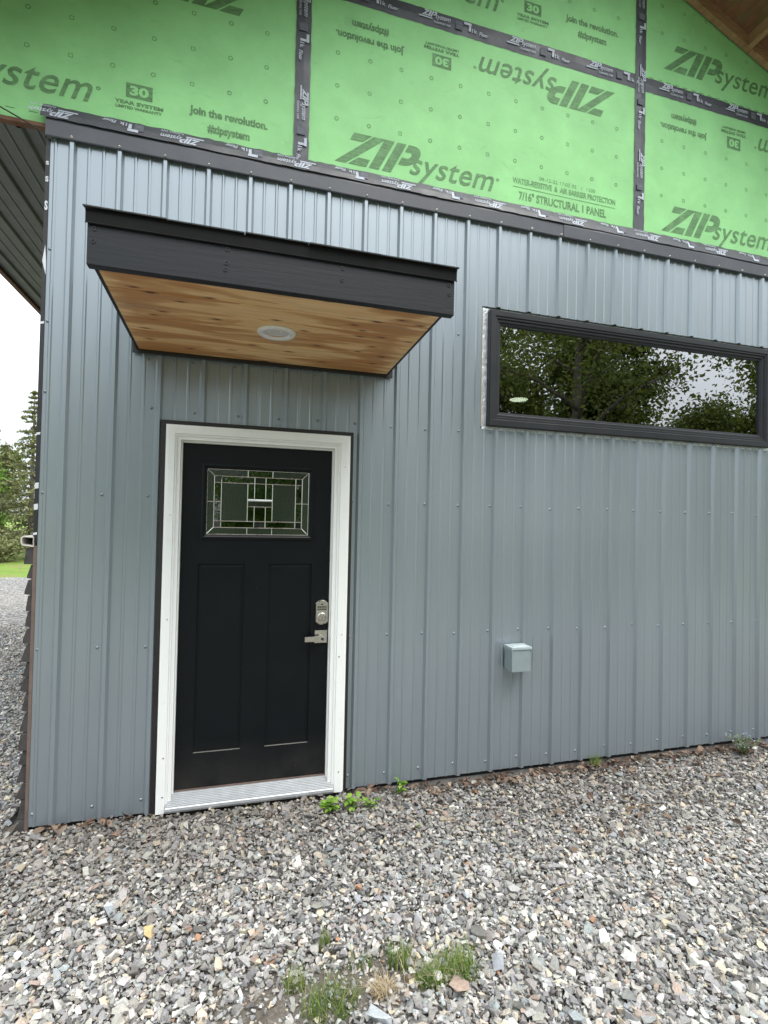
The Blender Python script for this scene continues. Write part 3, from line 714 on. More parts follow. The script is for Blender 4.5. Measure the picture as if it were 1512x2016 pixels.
# ---- soffit over the left side, eave board
def soffit():
    x0, x1, y0, y1 = -1.045, -.10, .045, 9.5; z = 3.655
    bs = {x0, x1}
    for k in range(-6, 2):
        for d in (-.021, -.009, .009, .021): bs.add(k*RIB-.04+d)
        for c in (RIB*.345, -RIB*.345):
            for d in (-.0095, -.004, .004, .0095): bs.add(k*RIB-.04+c+d)
    bs = sorted(b for b in bs if x0 <= b <= x1)
    mids = [x0, -.27+RIB*-2+.022, -.27+.022, x1]
    for a0, a1 in zip(mids[:-1], mids[1:]):
        mb = MB(); bb = sorted({a0, a1} | {b for b in bs if a0 < b < a1})
        for a, b in zip(bb[:-1], bb[1:]):
            pa, pb = profile(a+.04+1e-7), profile(b+.04-1e-7); mb.quad((a, y0, z-pa), (b, y0, z-pb), (b, y1, z-pb), (a, y1, z-pa))
        mb.build('soffit_sheet', 'soffit_steel', house)
    MB().box(-1.085, -1.046, -.02, 9.5, 3.625, 4.10).build('eave_board', 'brown_edge', house, bevel=.004)
    MB().box(-1.044, -.126, .006, .044, 3.642, 3.664).build('bottom_plate', 'brown_edge', house, bevel=.002)
    MB().box(-1.044, -.10, .05, 9.4, 3.69, 3.78).build('eave_filler', 'raw_lumber', house)
    c = MB(); c.tube([(-.62, -.02, 3.86), (-.36, -.016, 3.70), (-.25, -.012, 3.655), (-.165, -.008, 3.618), (-.128, .0, 3.60), (-.125, .01, 3.55)], .0035, 6); c.build('cable', 'cable', house, True)
soffit()

# ---- gable roof overhang
def rake():
    ov = .52
    for side in (1, -1):
        xe = 6.35 if side > 0 else -1.30; sl = .395 if side > 0 else .42
        def P(x, up): return (x, roof_z(x)+up)
        d = [P(XRIDGE, .0), P(xe, .0), P(xe, .016), P(XRIDGE, .016)]
        MB().prism_y(d, -ov, 9.6).build('roof_deck', 'strand_board', house)
        MB().prism_y([P(XRIDGE, .017), P(xe-.02*side, .017), P(xe-.02*side, .03), P(XRIDGE, .03)], -ov-.02, 9.6).build('roof_covering', 'asphalt_shingle', house)
        MB().prism_y([P(XRIDGE, -.089), P(xe, -.089), P(xe, -.001), P(XRIDGE, -.001)], -.0385, GY-.012).build('rake_ledger', 'raw_lumber', house)
        MB().prism_y([P(XRIDGE, -.15), P(xe, -.15), P(xe, -.001), P(XRIDGE, -.001)], -ov, -ov+.038).build('rake_board', 'raw_lumber', house)
        a = math.atan(sl)
        for k in range(1, 12 if side > 0 else 16):
            x = 4.62+(k-4)*.61*math.cos(a) if side > 0 else 3.0-(k-1)*.61*math.cos(a)
            if side > 0 and not (XRIDGE+.1 < x < xe-.1): continue
            if side < 0 and not (xe+.1 < x < XRIDGE-.1): continue
            MB().prism_y([P(x-.018, -.089), P(x+.018, -.089), P(x+.018, -.002), P(x-.018, -.002)], -ov+.039, -.039).build('lookout', 'raw_lumber', house)
rake()

# ---- left corner: house wrap edge, stone veneer seen end-on
def corner():
    MB().box(-.124, -.1055, -.004, .18, 1.46, 3.58).build('wrap_edge', 'house_wrap', house)
    mb = MB(); y = -.0052
    for z, h in ((2.60, .012), (2.02, .012), (1.74, .03), (1.63, .03), (1.40+.1, .012)):
        mb.quad((-.1235, y, z), (-.106, y, z+.004), (-.106, y, z+h+.004), (-.1235, y, z+h))
    for z, h in ((3.35, .03), (3.44, .02), (3.20, .05)): put(mb, *text_mesh('S', .05), -.122, -.107, z, z+h, y)
    mb.quad((-.1235, y, 2.93), (-.106, y, 2.86), (-.106, y, 2.93), (-.112, y, 3.02)); tag(mb.build('wrap_print', 'wrap_print', house), kind='stuff')
    MB().box(-.121, -.1055, -.003, .02, -.03, 1.445).build('corner_strip', 'brown_strip', house)
    # hollow channel capping the veneer
    mb = MB(); o = [(-.176, 1.462), (-.170, 1.447), (-.118, 1.440), (-.118, 1.492), (-.166, 1.496), (-.176, 1.487)]
    i = [(-.170, 1.464), (-.166, 1.453), (-.121, 1.446), (-.121, 1.487), (-.164, 1.490), (-.170, 1.483)]
    n = len(o)
    for (ya, yb) in ((-.012, 9.0),):
        V = [(x, ya, z) for x, z in o]+[(x, ya, z) for x, z in i]+[(x, yb, z) for x, z in o]+[(x, yb, z) for x, z in i]; fs = []
        for k in range(n):
            q = (k+1) % n; fs += [(k, q, q+n, k+n), (k, k+2*n, q+2*n, q), (k+n, q+n, q+3*n, k+3*n)]
        mb.add(V, fs)
    mb.build('cap_channel', 'trim_channel', house)
    rnd = random.Random(8); z = -.04; k = 0
    while z < 1.425:
        h = rnd.uniform(.075, .105); h = min(h, 1.437-z); d = rnd.uniform(.026, .046); d2 = d*rnd.uniform(.35, .8)
        if z < .02: d = .06; d2 = .02
        x = -.122
        MB().prism_y([(x, z), (x-d, z+rnd.uniform(0, .012)), (x-d, z+h*rnd.uniform(.15, .35)), (x-d2, z+h-.004), (x, z+h-.003)], rnd.uniform(-.002, .012), 9.0).build('veneer_stone', 'veneer_stone', house)
        z += h; k += 1
corner()

# ---- door
def door():
    # white brickmould frame with mitred corners and black outer trim
    out = (.503, 1.533, .0, 2.118); inn = (.578, 1.4425, .0, 2.040)
    prof = [(0., -.006), (0., -.034), (.20, -.036), (.60, -.034), (.66, -.026), (.74, -.026), (.78, -.016), (1., -.016), (1., .05)]
    def pt(side, t, s, y):
        x0, x1, z0, z1 = [a+(b-a)*t for a, b in zip(out, inn)]
        return {0: (x0, y, z0), 1: (x0, y, z1), 2: (x1, y, z1), 3: (x1, y, z0)}[s]
    fr = pivot('door_frame', (1.02, 0, .02), house)
    for name, a, b in (('jamb', 0, 1), ('head', 1, 2), ('jamb', 2, 3)):
        rings = [[pt(0, t, s, y) for t, y in prof] for s in (a, b)]
        MB().loft([list(r) for r in rings], closed=False, caps=False).build(name, 'white_frame', fr)
    for bx in ((.476, .5025, .0, 2.118), (1.5335, 1.553, .0, 2.118), (.476, 1.553, 2.1185, 2.142)):
        MB().box(bx[0], bx[1], -.024, .02, bx[2], bx[3]).build('black_trim', 'black_trim', fr)
    s = MB()
    for x, z in ((.536, .30), (.536, 1.05), (.536, 1.62), (.536, .09), (1.505, .12), (1.505, .93), (1.505, 1.93), (1.492, .80)):
        s.lathe((x, -.0352, z), (0, -1, 0), [(.0045, -.002), (.0045, .0012), (0, .002)], 8)
    tag(s.build('frame_nails', 'nickel', fr), kind='stuff')
    # jamb reveal stop
    for bx in ((.5785, .5865, .075, 2.0395), (1.434, 1.442, .075, 2.0395), (.587, 1.4335, 2.029, 2.0395)):
        MB().box(bx[0], bx[1], .012, .06, bx[2], bx[3]).build('door_stop', 'white_vinyl', fr)
    # ribbed threshold
    pr = [(.06, .0), (.06, .082), (.030, .082)]
    for i in range(9):
        t = i/9; y = .026-.076*t; z = .080-.046*t; pr += [(y, z), (y-.003, z+.0028), (y-.0062, z+.0024), (y-.0072, z-.003)]
    pr += [(-.0525, .031), (-.054, .018), (-.050, .008), (-.04, .0)]
    MB().prism_x(pr, .553, 1.470).build('threshold', 'ribbed_aluminium', fr)
    MB().box(.58, 1.44, .020, .06, .0825, .088).build('sill_gasket', 'brown_strip', fr)
    # leaf
    Lx0, Lx1, Lz0, Lz1 = .588, 1.4325, .092, 2.028; Y = .030
    d = MB(); gx0, gx1, gz0, gz1 = .720, 1.298, 1.516, 1.890
    px = ((.682, .937), (1.074, 1.327)); pz = (.284, 1.347)
    slab(d, Lx0, Lx1, Lz0, Lz1, Y, Y+.04, [(*px[0], *pz), (*px[1], *pz), (gx0-.03, gx1+.03, gz0-.03, gz1+.03)])
    dr = d.build('door', 'door_black', house, weld=True)
    for a, b in px:
        p = MB(); r = [(a+.0005, pz[0]+.0005, b-.0005, pz[1]-.0005, Y+.030), (a+.0005, pz[0]+.0005, b-.0005, pz[1]-.0005, Y+.012), (a+.0075, pz[0]+.0055, b-.0075, pz[1]-.0075, Y+.0125), (a+.020, pz[0]+.018, b-.020, pz[1]-.020, Y+.0105)]
        p.loft([[(x0, y, z0), (x1, y, z0), (x1, y, z1), (x0, y, z1)] for x0, z0, x1, z1, y in r]); p.build('door_panel', 'door_black', dr)
    # glass surround moulding
    g = MB(); o = (gx0-.0295, gz0-.0295, gx1+.0295, gz1+.0295); i = (gx0, gz0, gx1, gz1)
    rr = []
    for t, y in ((0, Y+.004), (0, Y-.008), (.35, Y-.011), (.55, Y-.010), (.62, Y-.004), (1, Y+.002), (1, Y+.012)):
        q = [a+(b-a)*t for a, b in zip(o, i)]; rr.append([(q[0], y, q[1]), (q[2], y, q[1]), (q[2], y, q[3]), (q[0], y, q[3])])
    g.loft(rr, caps=False); g.build('glass_moulding', 'door_black', dr)
    # leaded glass
    def U(u): return gx0+(gx1-gx0)*u
    def W(v): return gz1-(gz1-gz0)*v
    yg = Y+.006; rnd = random.Random(2)
    def pane(pts, mat, tilt=.012):
        a, b = rnd.uniform(-tilt, tilt), rnd.uniform(-tilt, tilt); P = [(U(u), W(v)) for u, v in pts]; cx = sum(p[0] for p in P)/len(P); cz = sum(p[1] for p in P)/len(P)
        f = [(x, yg+a*(x-cx)+b*(z-cz), z) for x, z in P]; k = [(x, yg+.005+a*(x-cx)+b*(z-cz), z) for x, z in P]; MB().loft([f, k]).build('pane', mat, dr)
    def rp(u0, u1, v0, v1, mat='clear_door_glass', tilt=.012): pane([(u0, v0), (u1, v0), (u1, v1), (u0, v1)], mat, tilt)
    a1, a2, b1, b2 = .068, .135, .105, .205; c1, c2, d1, d2 = .388, .632, .455, .565; h1, h2 = .465, .565
    B1, B2, A1, A2 = 1-b1, 1-b2, 1-a1, 1-a2
    sg = 'seedy_glass'; bv = 'bevel_glass'; cl = 'clear_door_glass'
    pane([(0,0),(c1,0),(c1,b1),(a1,b1)], sg); rp(c1, c2, 0, b1, cl); pane([(c2,0),(1,0),(A1,b1),(c2,b1)], sg)
    pane([(0,1),(c1,1),(c1,B1),(a1,B1)], sg); rp(c1, c2, B1, 1, sg); pane([(c2,1),(1,1),(A1,B1),(c2,B1)], sg)
    pane([(0,0),(a1,b1),(a1,.5),(0,.5)], sg); pane([(0,.5),(a1,.5),(a1,B1),(0,1)], sg)
    pane([(1,0),(A1,b1),(A1,.5),(1,.5)], sg); pane([(1,.5),(A1,.5),(A1,B1),(1,1)], sg)
    for v0, v1 in ((b1, b2), (B2, B1)):
        rp(a1, a2, v0, v1, bv, .15); rp(A2, A1, v0, v1, bv, .15); rp(a2, d1, v0, v1, cl); rp(d1, d2, v0, v1, bv, .12); rp(d2, A2, v0, v1, cl)
    for u0, u1 in ((a1, a2), (A2, A1)): rp(u0, u1, b2, .5, cl); rp(u0, u1, .5, B2, cl)
    rp(a2, c1, b2, B2, sg, .004); rp(c2, A2, b2, B2, sg, .004); rp(c1, c2, h1, h2, bv, .1)
    for v0, v1 in ((b2, h1), (h2, B2)):
        rp(c1, d1, v0, v1, cl); rp(d1, d2, v0, v1, cl); rp(d2, c2, v0, v1, cl)
    def came(u0, v0, u1, v1, wd=.0022):
        a, b = Vector((U(u0), yg-.0018, W(v0))), Vector((U(u1), yg-.0018, W(v1))); dd = (b-a).normalized(); n = dd.cross(Vector((0, 1, 0)))*wd
        k = Vector((0, .004, 0)); h = Vector((0, -.0012, 0))
        MB().loft([[a-n, a+h, a+n, a+n+k, a-n+k], [b-n, b+h, b+n, b+n+k, b-n+k]]).build('came', 'came', dr)
    for L in ((0,0,1,0),(0,1,1,1),(0,0,0,1),(1,0,1,1),(0,0,a1,b1),(1,0,A1,b1),(0,1,a1,B1),(1,1,A1,B1),(a1,b1,A1,b1),(a1,B1,A1,B1),(a1,b1,a1,B1),(A1,b1,A1,B1),
              (a1,b2,A1,b2),(a1,B2,A1,B2),(a2,b1,a2,B1),(A2,b1,A2,B1),(c1,0,c1,b1),(c2,0,c2,b1),(c1,B1,c1,1),(c2,B1,c2,1),(0,.5,a2,.5),(A2,.5,1,.5),
              (d1,b1,d1,h1),(d2,b1,d2,h1),(d1,h2,d1,B1),(d2,h2,d2,B1),(c1,b2,c1,B2),(c2,b2,c2,B2),(c1,h2,c2,h2)): came(*L)
    came(c1, h1, c2, h1, .006)
    # keypad deadbolt
    k = MB(); x0, x1, z0, z1 = 1.352, 1.428, .992, 1.122; cx = (x0+x1)/2; top = []; bot = []
    for i in range(9):
        t = i/8; x = x1+(x0-x1)*t; top.append((x, z1-.012+.022*math.sin(math.pi*t)**.8))
        bot.append((x0+(x1-x0)*t, z0+.010-.018*math.sin(math.pi*t)**.8))
    poly = bot+[(x1+.0, z1-.014)]+top+[(x0, z1-.014)]; poly = bot+top
    def sc(p, s): return [(cx+(x-cx)*s, (z0+z1)/2+(z-(z0+z1)/2)*s) for x, z in p]
    k.loft([[(x, Y-.0005, z) for x, z in poly], [(x, Y-.020, z) for x, z in poly], [(x, Y-.026, z) for x, z in sc(poly, .93)], [(x, Y-.026, z) for x, z in sc(poly, .88)], [(x, Y-.024, z) for x, z in sc(poly, .86)]])
    k.lathe((cx, Y-.024, 1.030), (0, -1, 0), [(.027, 0), (.027, .006), (.023, .009), (.021, .005), (.019, .005), (.018, .012), (.010, .0135), (0, .0135)], 24)
    k.cur = 1
    for r in range(2):
        for c in range(5): k.box(cx-.0265+c*.0115, cx-.0265+c*.0115+.0075, Y-.0275, Y-.0235, 1.072+r*.014, 1.081+r*.014)
    k.box(cx-.006, cx+.006, Y-.0268, Y-.0235, 1.103, 1.110); k.box(cx-.0015, cx+.0015, Y-.0382, Y-.036, 1.022, 1.038)
    k.build('deadbolt_lock', ['nickel', 'dark_hole'], dr)
    h = MB(); h.box(1.352, 1.426, Y-.010, Y-.0003, .874, .948); h.lathe((1.389, Y-.008, .908), (0, -1, 0), [(.016, 0), (.015, .034)], 16)
    h.box(1.288, 1.404, Y-.056, Y-.040, .892, .921); h.cur = 1; h.lathe((1.391, Y-.0555, .9065), (0, -1, 0), [(.0085, 0), (.0085, .0015), (.0065, .0015), (.0065, .0008), (0, .0008)], 16)
    h.build('lever_handle', ['nickel', 'dark_hole'], dr, bevel=.0015)
door()

# ---- wide window
def window():
    wn = pivot('window', (3.65, 0, 2.25), house)
    out = (2.447, 4.866, 2.247, 3.012); inn = (2.532, 4.781, 2.345, 2.925)
    prof = [(0, .02), (0, -.030), (.05, -.036), (.42, -.036), (.47, -.029), (.60, -.029), (.64, -.020), (.80, -.020), (.86, -.011), (1, -.009), (1, .012)]
    def pt(t, s, y):
        x0, x1, z0, z1 = [a+(b-a)*t for a, b in zip(out, inn)]
        return [(x0, y, z0), (x0, y, z1), (x1, y, z1), (x1, y, z0)][s]
    for name, a, b in (('frame_stile', 0, 1), ('frame_head', 1, 2), ('frame_stile', 2, 3), ('frame_sill', 3, 0)):
        MB().loft([[pt(t, s, y) for t, y in prof] for s in (a, b)], closed=False, caps=False).build(name, 'window_vinyl', wn)
    MB().box(inn[0]-.004, inn[1]+.004, .0035, .0075, inn[2]-.004, inn[3]+.004).build('pane', 'window_glass', wn)
    MB().box(2.4075, 2.446, .006, .012, 2.247, 3.03).build('flashing_tape', 'foil_tape', wn)
    MB().box(2.41, 4.90, .0125, .018, 3.0135, 3.042).build('flashing_tape', 'foil_tape', wn)
    MB().box(2.41, 4.90, -.004, .003, 2.2265, 2.2465).build('flashing_tape', 'foil_tape', wn)
    MB().box(2.4035, 2.4072, -.0006, .02, 2.25, 3.02).build('wood_edge', 'stud', wn)
window()

# ------------------------------------------------------------------ canopy over the door
def canopy():
    c = thing('door_canopy', (1.06, -.47, 2.5), 'small black-edged shed canopy with pine underside above the black door', 'canopy')
    X0, X1 = .352, 1.752; ZF, ZBk = 2.546, 2.514; yF, yB = -.898, -.024
    def zs(y): return ZBk+(ZF-ZBk)*(y-yB)/(yF-yB)
    n = 6; bw = (yF-yB)/n
    for i in range(n):
        ya, yb = yB+bw*i, yB+bw*(i+1); g = .0022
        yb2 = yb+g; ya2 = ya-g
        pol = [(ya2, zs(ya2)+.006), (ya2-.006, zs(ya2)), (yb2+.003, zs(yb2)), (yb2, zs(yb2)+.003), (yb2, zs(yb2)+.019), (ya2, zs(ya2)+.019)]
        MB().prism_x(pol, X0+.004, X1-.004).build('soffit_board', 'pine', c)
    MB().box(.325, 1.800, -.938, -.8985, 2.540, 2.701).build('fascia_board', 'black_paint_wood', c, bevel=.003)
    for x0, x1 in ((X0-.012, X0+.0035), (X1-.0035, X1+.012)):
        pol = [(-.8980, zs(-.898)+.003), (-.0245, zs(-.0245)+.003), (-.0245, 2.93), (-.8980, 2.690)]
        MB().prism_x(pol, x0, x1).build('side_board', 'black_paint_wood', c)
    MB().box(.322, 1.79, -.0238, -.0195, 2.494, 2.90).build('wall_ledger', 'black_trim', c)
    MB().box(X0+.004, X1-.004, -.0365, -.0242, 2.494, 2.5125).build('wall_trim', 'black_trim', c)
    # screws and knots on the fascia
    s = MB()
    for x, z in ((.348, 2.676), (.346, 2.63), (.824, 2.677), (.821, 2.623), (.818, 2.596), (1.289, 2.674), (1.288, 2.624), (1.774, 2.672), (1.776, 2.632)):
        s.lathe((x, -.9382, z), (0, -1, 0), [(.0085, -.001), (.0085, .0022), (.0045, .0022), (.004, -.0008), (0, -.0008)], 10)
    tag(s.build('fascia_screws', 'window_vinyl', c), kind='stuff')
    # drip edge and shingles
    p = [(-.9405, 2.694), (-.947, 2.690), (-.948, 2.693), (-.9425, 2.698), (-.9440, 2.737), (-.950, 2.742), (-.02, 2.975), (-.02, 2.97), (-.9425, 2.735), (-.9395, 2.698)]
    MB().prism_x(p, .319, 1.808).build('drip_edge', 'black_metal', c)
    rnd = random.Random(5)
    for r in range(7):
        y0 = -.957+r*.14; x = .314-rnd.uniform(0, .004); k = 0
        while x < 1.81:
            x2 = min(x+rnd.uniform(.20, .32), 1.815); ya = y0+rnd.uniform(-.004, .004); yb = min(y0+.20, -.021); sl = .2496
            za = 2.7450+(ya+.950)*sl+.007+rnd.uniform(0, .003); zb = 2.7450+(yb+.950)*sl+.003
            MB().prism_x([(ya, za-.005), (ya, za), (yb, zb), (yb, zb-.003)], x, x2-.002).build('shingle', 'asphalt_shingle', c); x = x2; k += 1
    lp = pivot('downlight', (1.052, -.482, zs(-.48)), c); z = zs(-.48)
    MB().lathe((1.052, -.482, z), (0, 0, -1), [(.093, -.004), (.094, .003), (.090, .0095), (.072, .011), (.064, .005), (.060, .0005)], 40).build('trim_ring', 'lamp_ring', lp, True)
    MB().lathe((1.052, -.482, z), (0, 0, -1), [(.068, -.001), (.066, .001), (.03, .0025), (0, .003)], 32).build('lens', 'lamp_lens', lp, True)
canopy()

# ------------------------------------------------------------------ metal box on the wall
def box():
    b = thing('junction_box', (2.662, -.06, .66), 'small grey metal box with raised lid fixed low on the siding', 'junction box')
    MB().box(2.597, 2.731, -.118, -.0202, .664, .806).build('box_body', 'galvanised_paint', b, bevel=.002)
    p = MB(); p.box(2.591, 2.737, -.124, -.0203, .8065, .822)
    p.loft([[(2.61, -.110, .8215), (2.718, -.110, .8215), (2.718, -.034, .8215), (2.61, -.034, .8215)], [(2.622, -.098, .829), (2.706, -.098, .829), (2.706, -.044, .829), (2.622, -.044, .829)]])
    p.lathe((2.664, -.07, .828), (0, 0, 1), [(.006, 0), (.006, .003), (0, .004)], 10); p.build('lid', 'galvanised_lid', b, bevel=.0012)
    for xa, xb in ((2.591, 2.5965), (2.7315, 2.737)): MB().box(xa, xb, -.124, -.03, .790, .806).build('lid_flange', 'galvanised_paint', b)
box()

# ------------------------------------------------------------------ plants
def quadcloud(name, C, A, B, parent, mat, seed, loc, bias=None):
    """diamond leaves: centre C, half axes A (length), B (width)"""
    rng = np.random.default_rng(seed); n = len(C); V = np.stack([C-A, C+B, C+A, C-B], 1).reshape(-1, 3)
    Fc = np.arange(4*n).reshape(-1, 4); c = np.clip(rng.normal(.5, .24, n), 0, 1) if bias is None else bias
    return raw(name, V, Fc, mat, parent, np.repeat(c[:, None], 3, 1), loc)
def rand_axes(rng, n, ln, wd, up=0.):
    a = rng.normal(0, 1, (n, 3)); a[:, 2] += up; a /= np.linalg.norm(a, axis=1)[:, None]
    b = np.cross(a, rng.normal(0, 1, (n, 3))); b /= np.linalg.norm(b, axis=1)[:, None]
    s = rng.uniform(.6, 1.3, n)[:, None]; return a*ln*s, b*wd*s

def tuft(x, y, n, h, r, mat, label, seed, group='grass tufts in the gravel', flop=.6):
    rng = np.random.default_rng(seed); z0 = float(gz(x, y))-.01; V, Fc, Cc = [], [], []
    for i in range(n):
        a = rng.uniform(0, 2*np.pi); q = r*math.sqrt(rng.random()); bx, by = x+q*math.cos(a), y+q*math.sin(a)*.7
        L = h*rng.uniform(.5, 1.15); d = rng.uniform(0, 2*np.pi); f = L*flop*rng.uniform(.1, 1.0); w_ = rng.uniform(.0010, .0019); c = rng.random()
        px, py = -math.sin(d)*w_, math.cos(d)*w_
        for s in range(4):
            t0, t1 = s/4, (s+1)/4; b = len(V)
            for t in (t0, t1):
                cx, cy, cz = bx+math.cos(d)*f*t*t, by+math.sin(d)*f*t*t, z0+L*(t-.25*t*t*flop); k = 1-t*.92
                V += [(cx-px*k, cy-py*k, cz), (cx+px*k, cy+py*k, cz)]
            Fc.append((b, b+1, b+3, b+2)); Cc.append((c,)*3)
    o = raw('grass_tuft', V, Fc, mat, None, np.array(Cc), (x, y, z0)); tag(o, label, 'grass', group)
tuft(1.70, -1.315, 380, .105, .08, 'grass_blade', 'broad bright green grass tuft, right half of the biggest clump in the gravel', 1, flop=.95)
tuft(1.59, -1.335, 190, .10, .055, 'grass_blade', 'green grass tuft, left half of the biggest clump in the gravel', 2, flop=1.0)
tuft(1.23, -1.345, 290, .105, .095, 'grass_blade', 'thin spreading grass tuft at the bottom edge of the photo', 3, flop=.9)
tuft(1.25, -1.095, 110, .08, .022, 'grass_blade', 'small lone dark green grass tuft above the patch of thin gravel', 4, flop=.3)
tuft(1.505, -1.24, 150, .10, .05, 'grass_blade', 'wispy half-dry grass tuft left of the biggest clump', 5, flop=.8)
tuft(1.12, -1.235, 110, .09, .04, 'grass_blade', 'sparse grass tuft at the left end of the thin gravel patch', 6, flop=.8)
tuft(1.37, -1.20, 50, .06, .05, 'grass_blade', 'faint low grass tuft in the middle of the thin gravel patch', 7, flop=.9)
tuft(1.415, -1.33, 300, .06, .045, 'grass_dry', 'straw-coloured dead grass tuft between the green clumps', 8, flop=1.3)
tuft(1.53, -1.30, 26, .10, .03, 'grass_dry', 'few dry straws leaning beside the wispy grass tuft', 9, flop=1.4)
tuft(.98, -.085, 90, .03, .10, 'grass_blade', 'short grass growing just below the door threshold', 10, flop=1.2)
tuft(3.30, -.035, 180, .10, .04, 'grass_blade', 'bright fine green tuft against the wall right of the metal box', 12, flop=.35)
tuft(-.95, 1.15, 130, .06, .25, 'grass_blade', 'low grass patch on the gravel left of the house corner', 13, flop=1.1)
tuft(-.62, .48, 90, .05, .16, 'grass_blade', 'low grass patch beside the foot of the stone veneer', 14, flop=1.1)

def weed(x, y, h, n, ln, label, seed, mat='weed_leaf', group='weeds along the wall', flowers=0, spread=.4, name='weed'):
    rng = np.random.default_rng(seed); z0 = float(gz(x, y))-.005; w_ = thing(name, (x, y, z0), label, 'weed' if not flowers else 'plant', group if not flowers else None)
    st = MB(); V, Fc, Cc = [], [], []; fl = []
    for s in range(max(2, n//7)):
        d = rng.uniform(0, 2*np.pi); tip = Vector((x+math.cos(d)*h*spread*rng.uniform(.2, 1), y+math.sin(d)*h*spread*rng.uniform(.2, .7), z0+h*rng.uniform(.6, 1)))
        base = Vector((x+rng.uniform(-.006, .006), y+rng.uniform(-.006, .006), z0)); mid = base.lerp(tip, .5)+Vector((0, 0, h*.12)); st.tube([base, mid, tip], [.0018, .0014, .0008], 5); fl.append(tip)
        for k in range(7):
            t = (k+1.2)/8; p = base.lerp(mid, t*2) if t < .5 else mid.lerp(tip, t*2-1); a = rng.uniform(0, 2*np.pi); L = ln*rng.uniform(.6, 1.2)
            dv = Vector((math.cos(a), math.sin(a)*.8, rng.uniform(.0, .7))).normalized(); sd_ = dv.cross(Vector((0, 0, 1))).normalized()*L*.28; c = rng.random()
            pts = [p, p+dv*L*.35+sd_, p+dv*L*.7+sd_*.8, p+dv*L+Vector((0, 0, -L*.2)), p+dv*L*.7-sd_*.8, p+dv*L*.35-sd_]; q = p+dv*L*.5+Vector((0, 0, L*.08))
            b = len(V); V += [tuple(v) for v in pts]+[tuple(q)]
            for j in range(6): Fc.append((b+j, b+(j+1) % 6, b+6)); Cc.append((c,)*3)
    st.build('stem', 'twig' if flowers else 'bark_grey', w_); raw('leaves', V, Fc, mat, w_, np.array(Cc), (x, y, z0))
    if flowers:
        C = np.array([np.array(fl[i % len(fl)])+rng.normal(0, .012, 3) for i in range(flowers)]); A, B = rand_axes(rng, flowers, .0055, .005); tag(quadcloud('flowers', C, A, B, w_, 'flower_blue', seed, (x, y, z0)), kind='stuff')
weed(1.885, -.075, .11, 21, .040, 'tall bright green weed at the wall right of the door, left of the leaf litter', 31, spread=.15)
weed(1.43, -.205, .10, 35, .055, 'broad-leaved bright green weed in front of the door frame corner', 32, spread=.6)
weed(1.555, -.20, .10, 28, .048, 'second bright green weed, right beside the broad-leaved one', 33, spread=.5)
weed(1.655, -.225, .075, 21, .036, 'small dull green weed, rightmost of the three by the door frame', 34, spread=.5)
weed(2.46, -.47, .028, 10, .018, 'tiny green weed alone in the gravel below the metal box', 35)
weed(1.87, -.42, .022, 8, .016, 'tiny dark weed in the gravel right of the door weeds', 36)
weed(4.60, -.62, .035, 12, .022, 'small yellow-green weed at the far right edge of the gravel', 37)
weed(4.50, -.13, .15, 170, .030, 'leafy dark plant with small blue flowers at the wall, far right', 38, 'flower_leaf', flowers=130, spread=1.35, name='flowering_plant')
weed(-.62, .30, .03, 10, .02, 'yellow dandelion-like weed beside the house corner', 39)

def litter():
    rng = np.random.default_rng(17); V, Fc, Cc = [], [], []
    for i in range(420):
        if i < 300: x = 1.62+rng.random()**.9*3.2; y = -.01-abs(rng.normal(0, .055))
        elif i < 330: x = -.05+rng.random()*.45; y = -.03-rng.random()*.05
        else: x = rng.uniform(2.6, 4.9); y = -.1-rng.random()*.75
        z = float(gz(x, y))+.016+rng.uniform(0, .012); L = rng.uniform(.014, .034); a = rng.uniform(0, 2*np.pi); ti = rng.normal(0, .45); tj = rng.normal(0, .45); c = rng.random()
        u = np.array([math.cos(a)*math.cos(ti), math.sin(a)*math.cos(ti), math.sin(ti)]); w_ = np.array([-math.sin(a)*math.cos(tj), math.cos(a)*math.cos(tj), math.sin(tj)]); nn = np.cross(u, w_)
        p = np.array([x, y, z]); cu = L*.25; b = len(V)
        pts = [p-u*L, p-u*L*.3+w_*L*.5+nn*cu, p+u*L*.4+w_*L*.45+nn*cu, p+u*L, p+u*L*.4-w_*L*.45+nn*cu, p-u*L*.3-w_*L*.5+nn*cu, p]
        V += pts
        for j in range(6): Fc.append((b+j, b+(j+1) % 6, b+6)); Cc.append((c,)*3)
    tag(raw('leaf_litter', V, Fc, 'dead_leaf', None, np.array(Cc)), 'dry brown leaves gathered along the foot of the wall', 'leaves', kind='stuff')
    for (x, y, a, L, lab) in ((2.35, -1.02, .2, .09, 'thin brown twig lying on the gravel in the lower right'), (3.25, -.55, -.1, .13, 'pale twig on the gravel below the window')):
        z = float(gz(x, y))+.026; m = MB(); m.tube([(x-L*math.cos(a), y-L*math.sin(a), z), (x, y, z+.006), (x+L*math.cos(a), y+L*math.sin(a), z-.002)], [.003, .0025, .0015], 6); tag(m.build('twig', 'twig'), lab, 'twig')
litter()

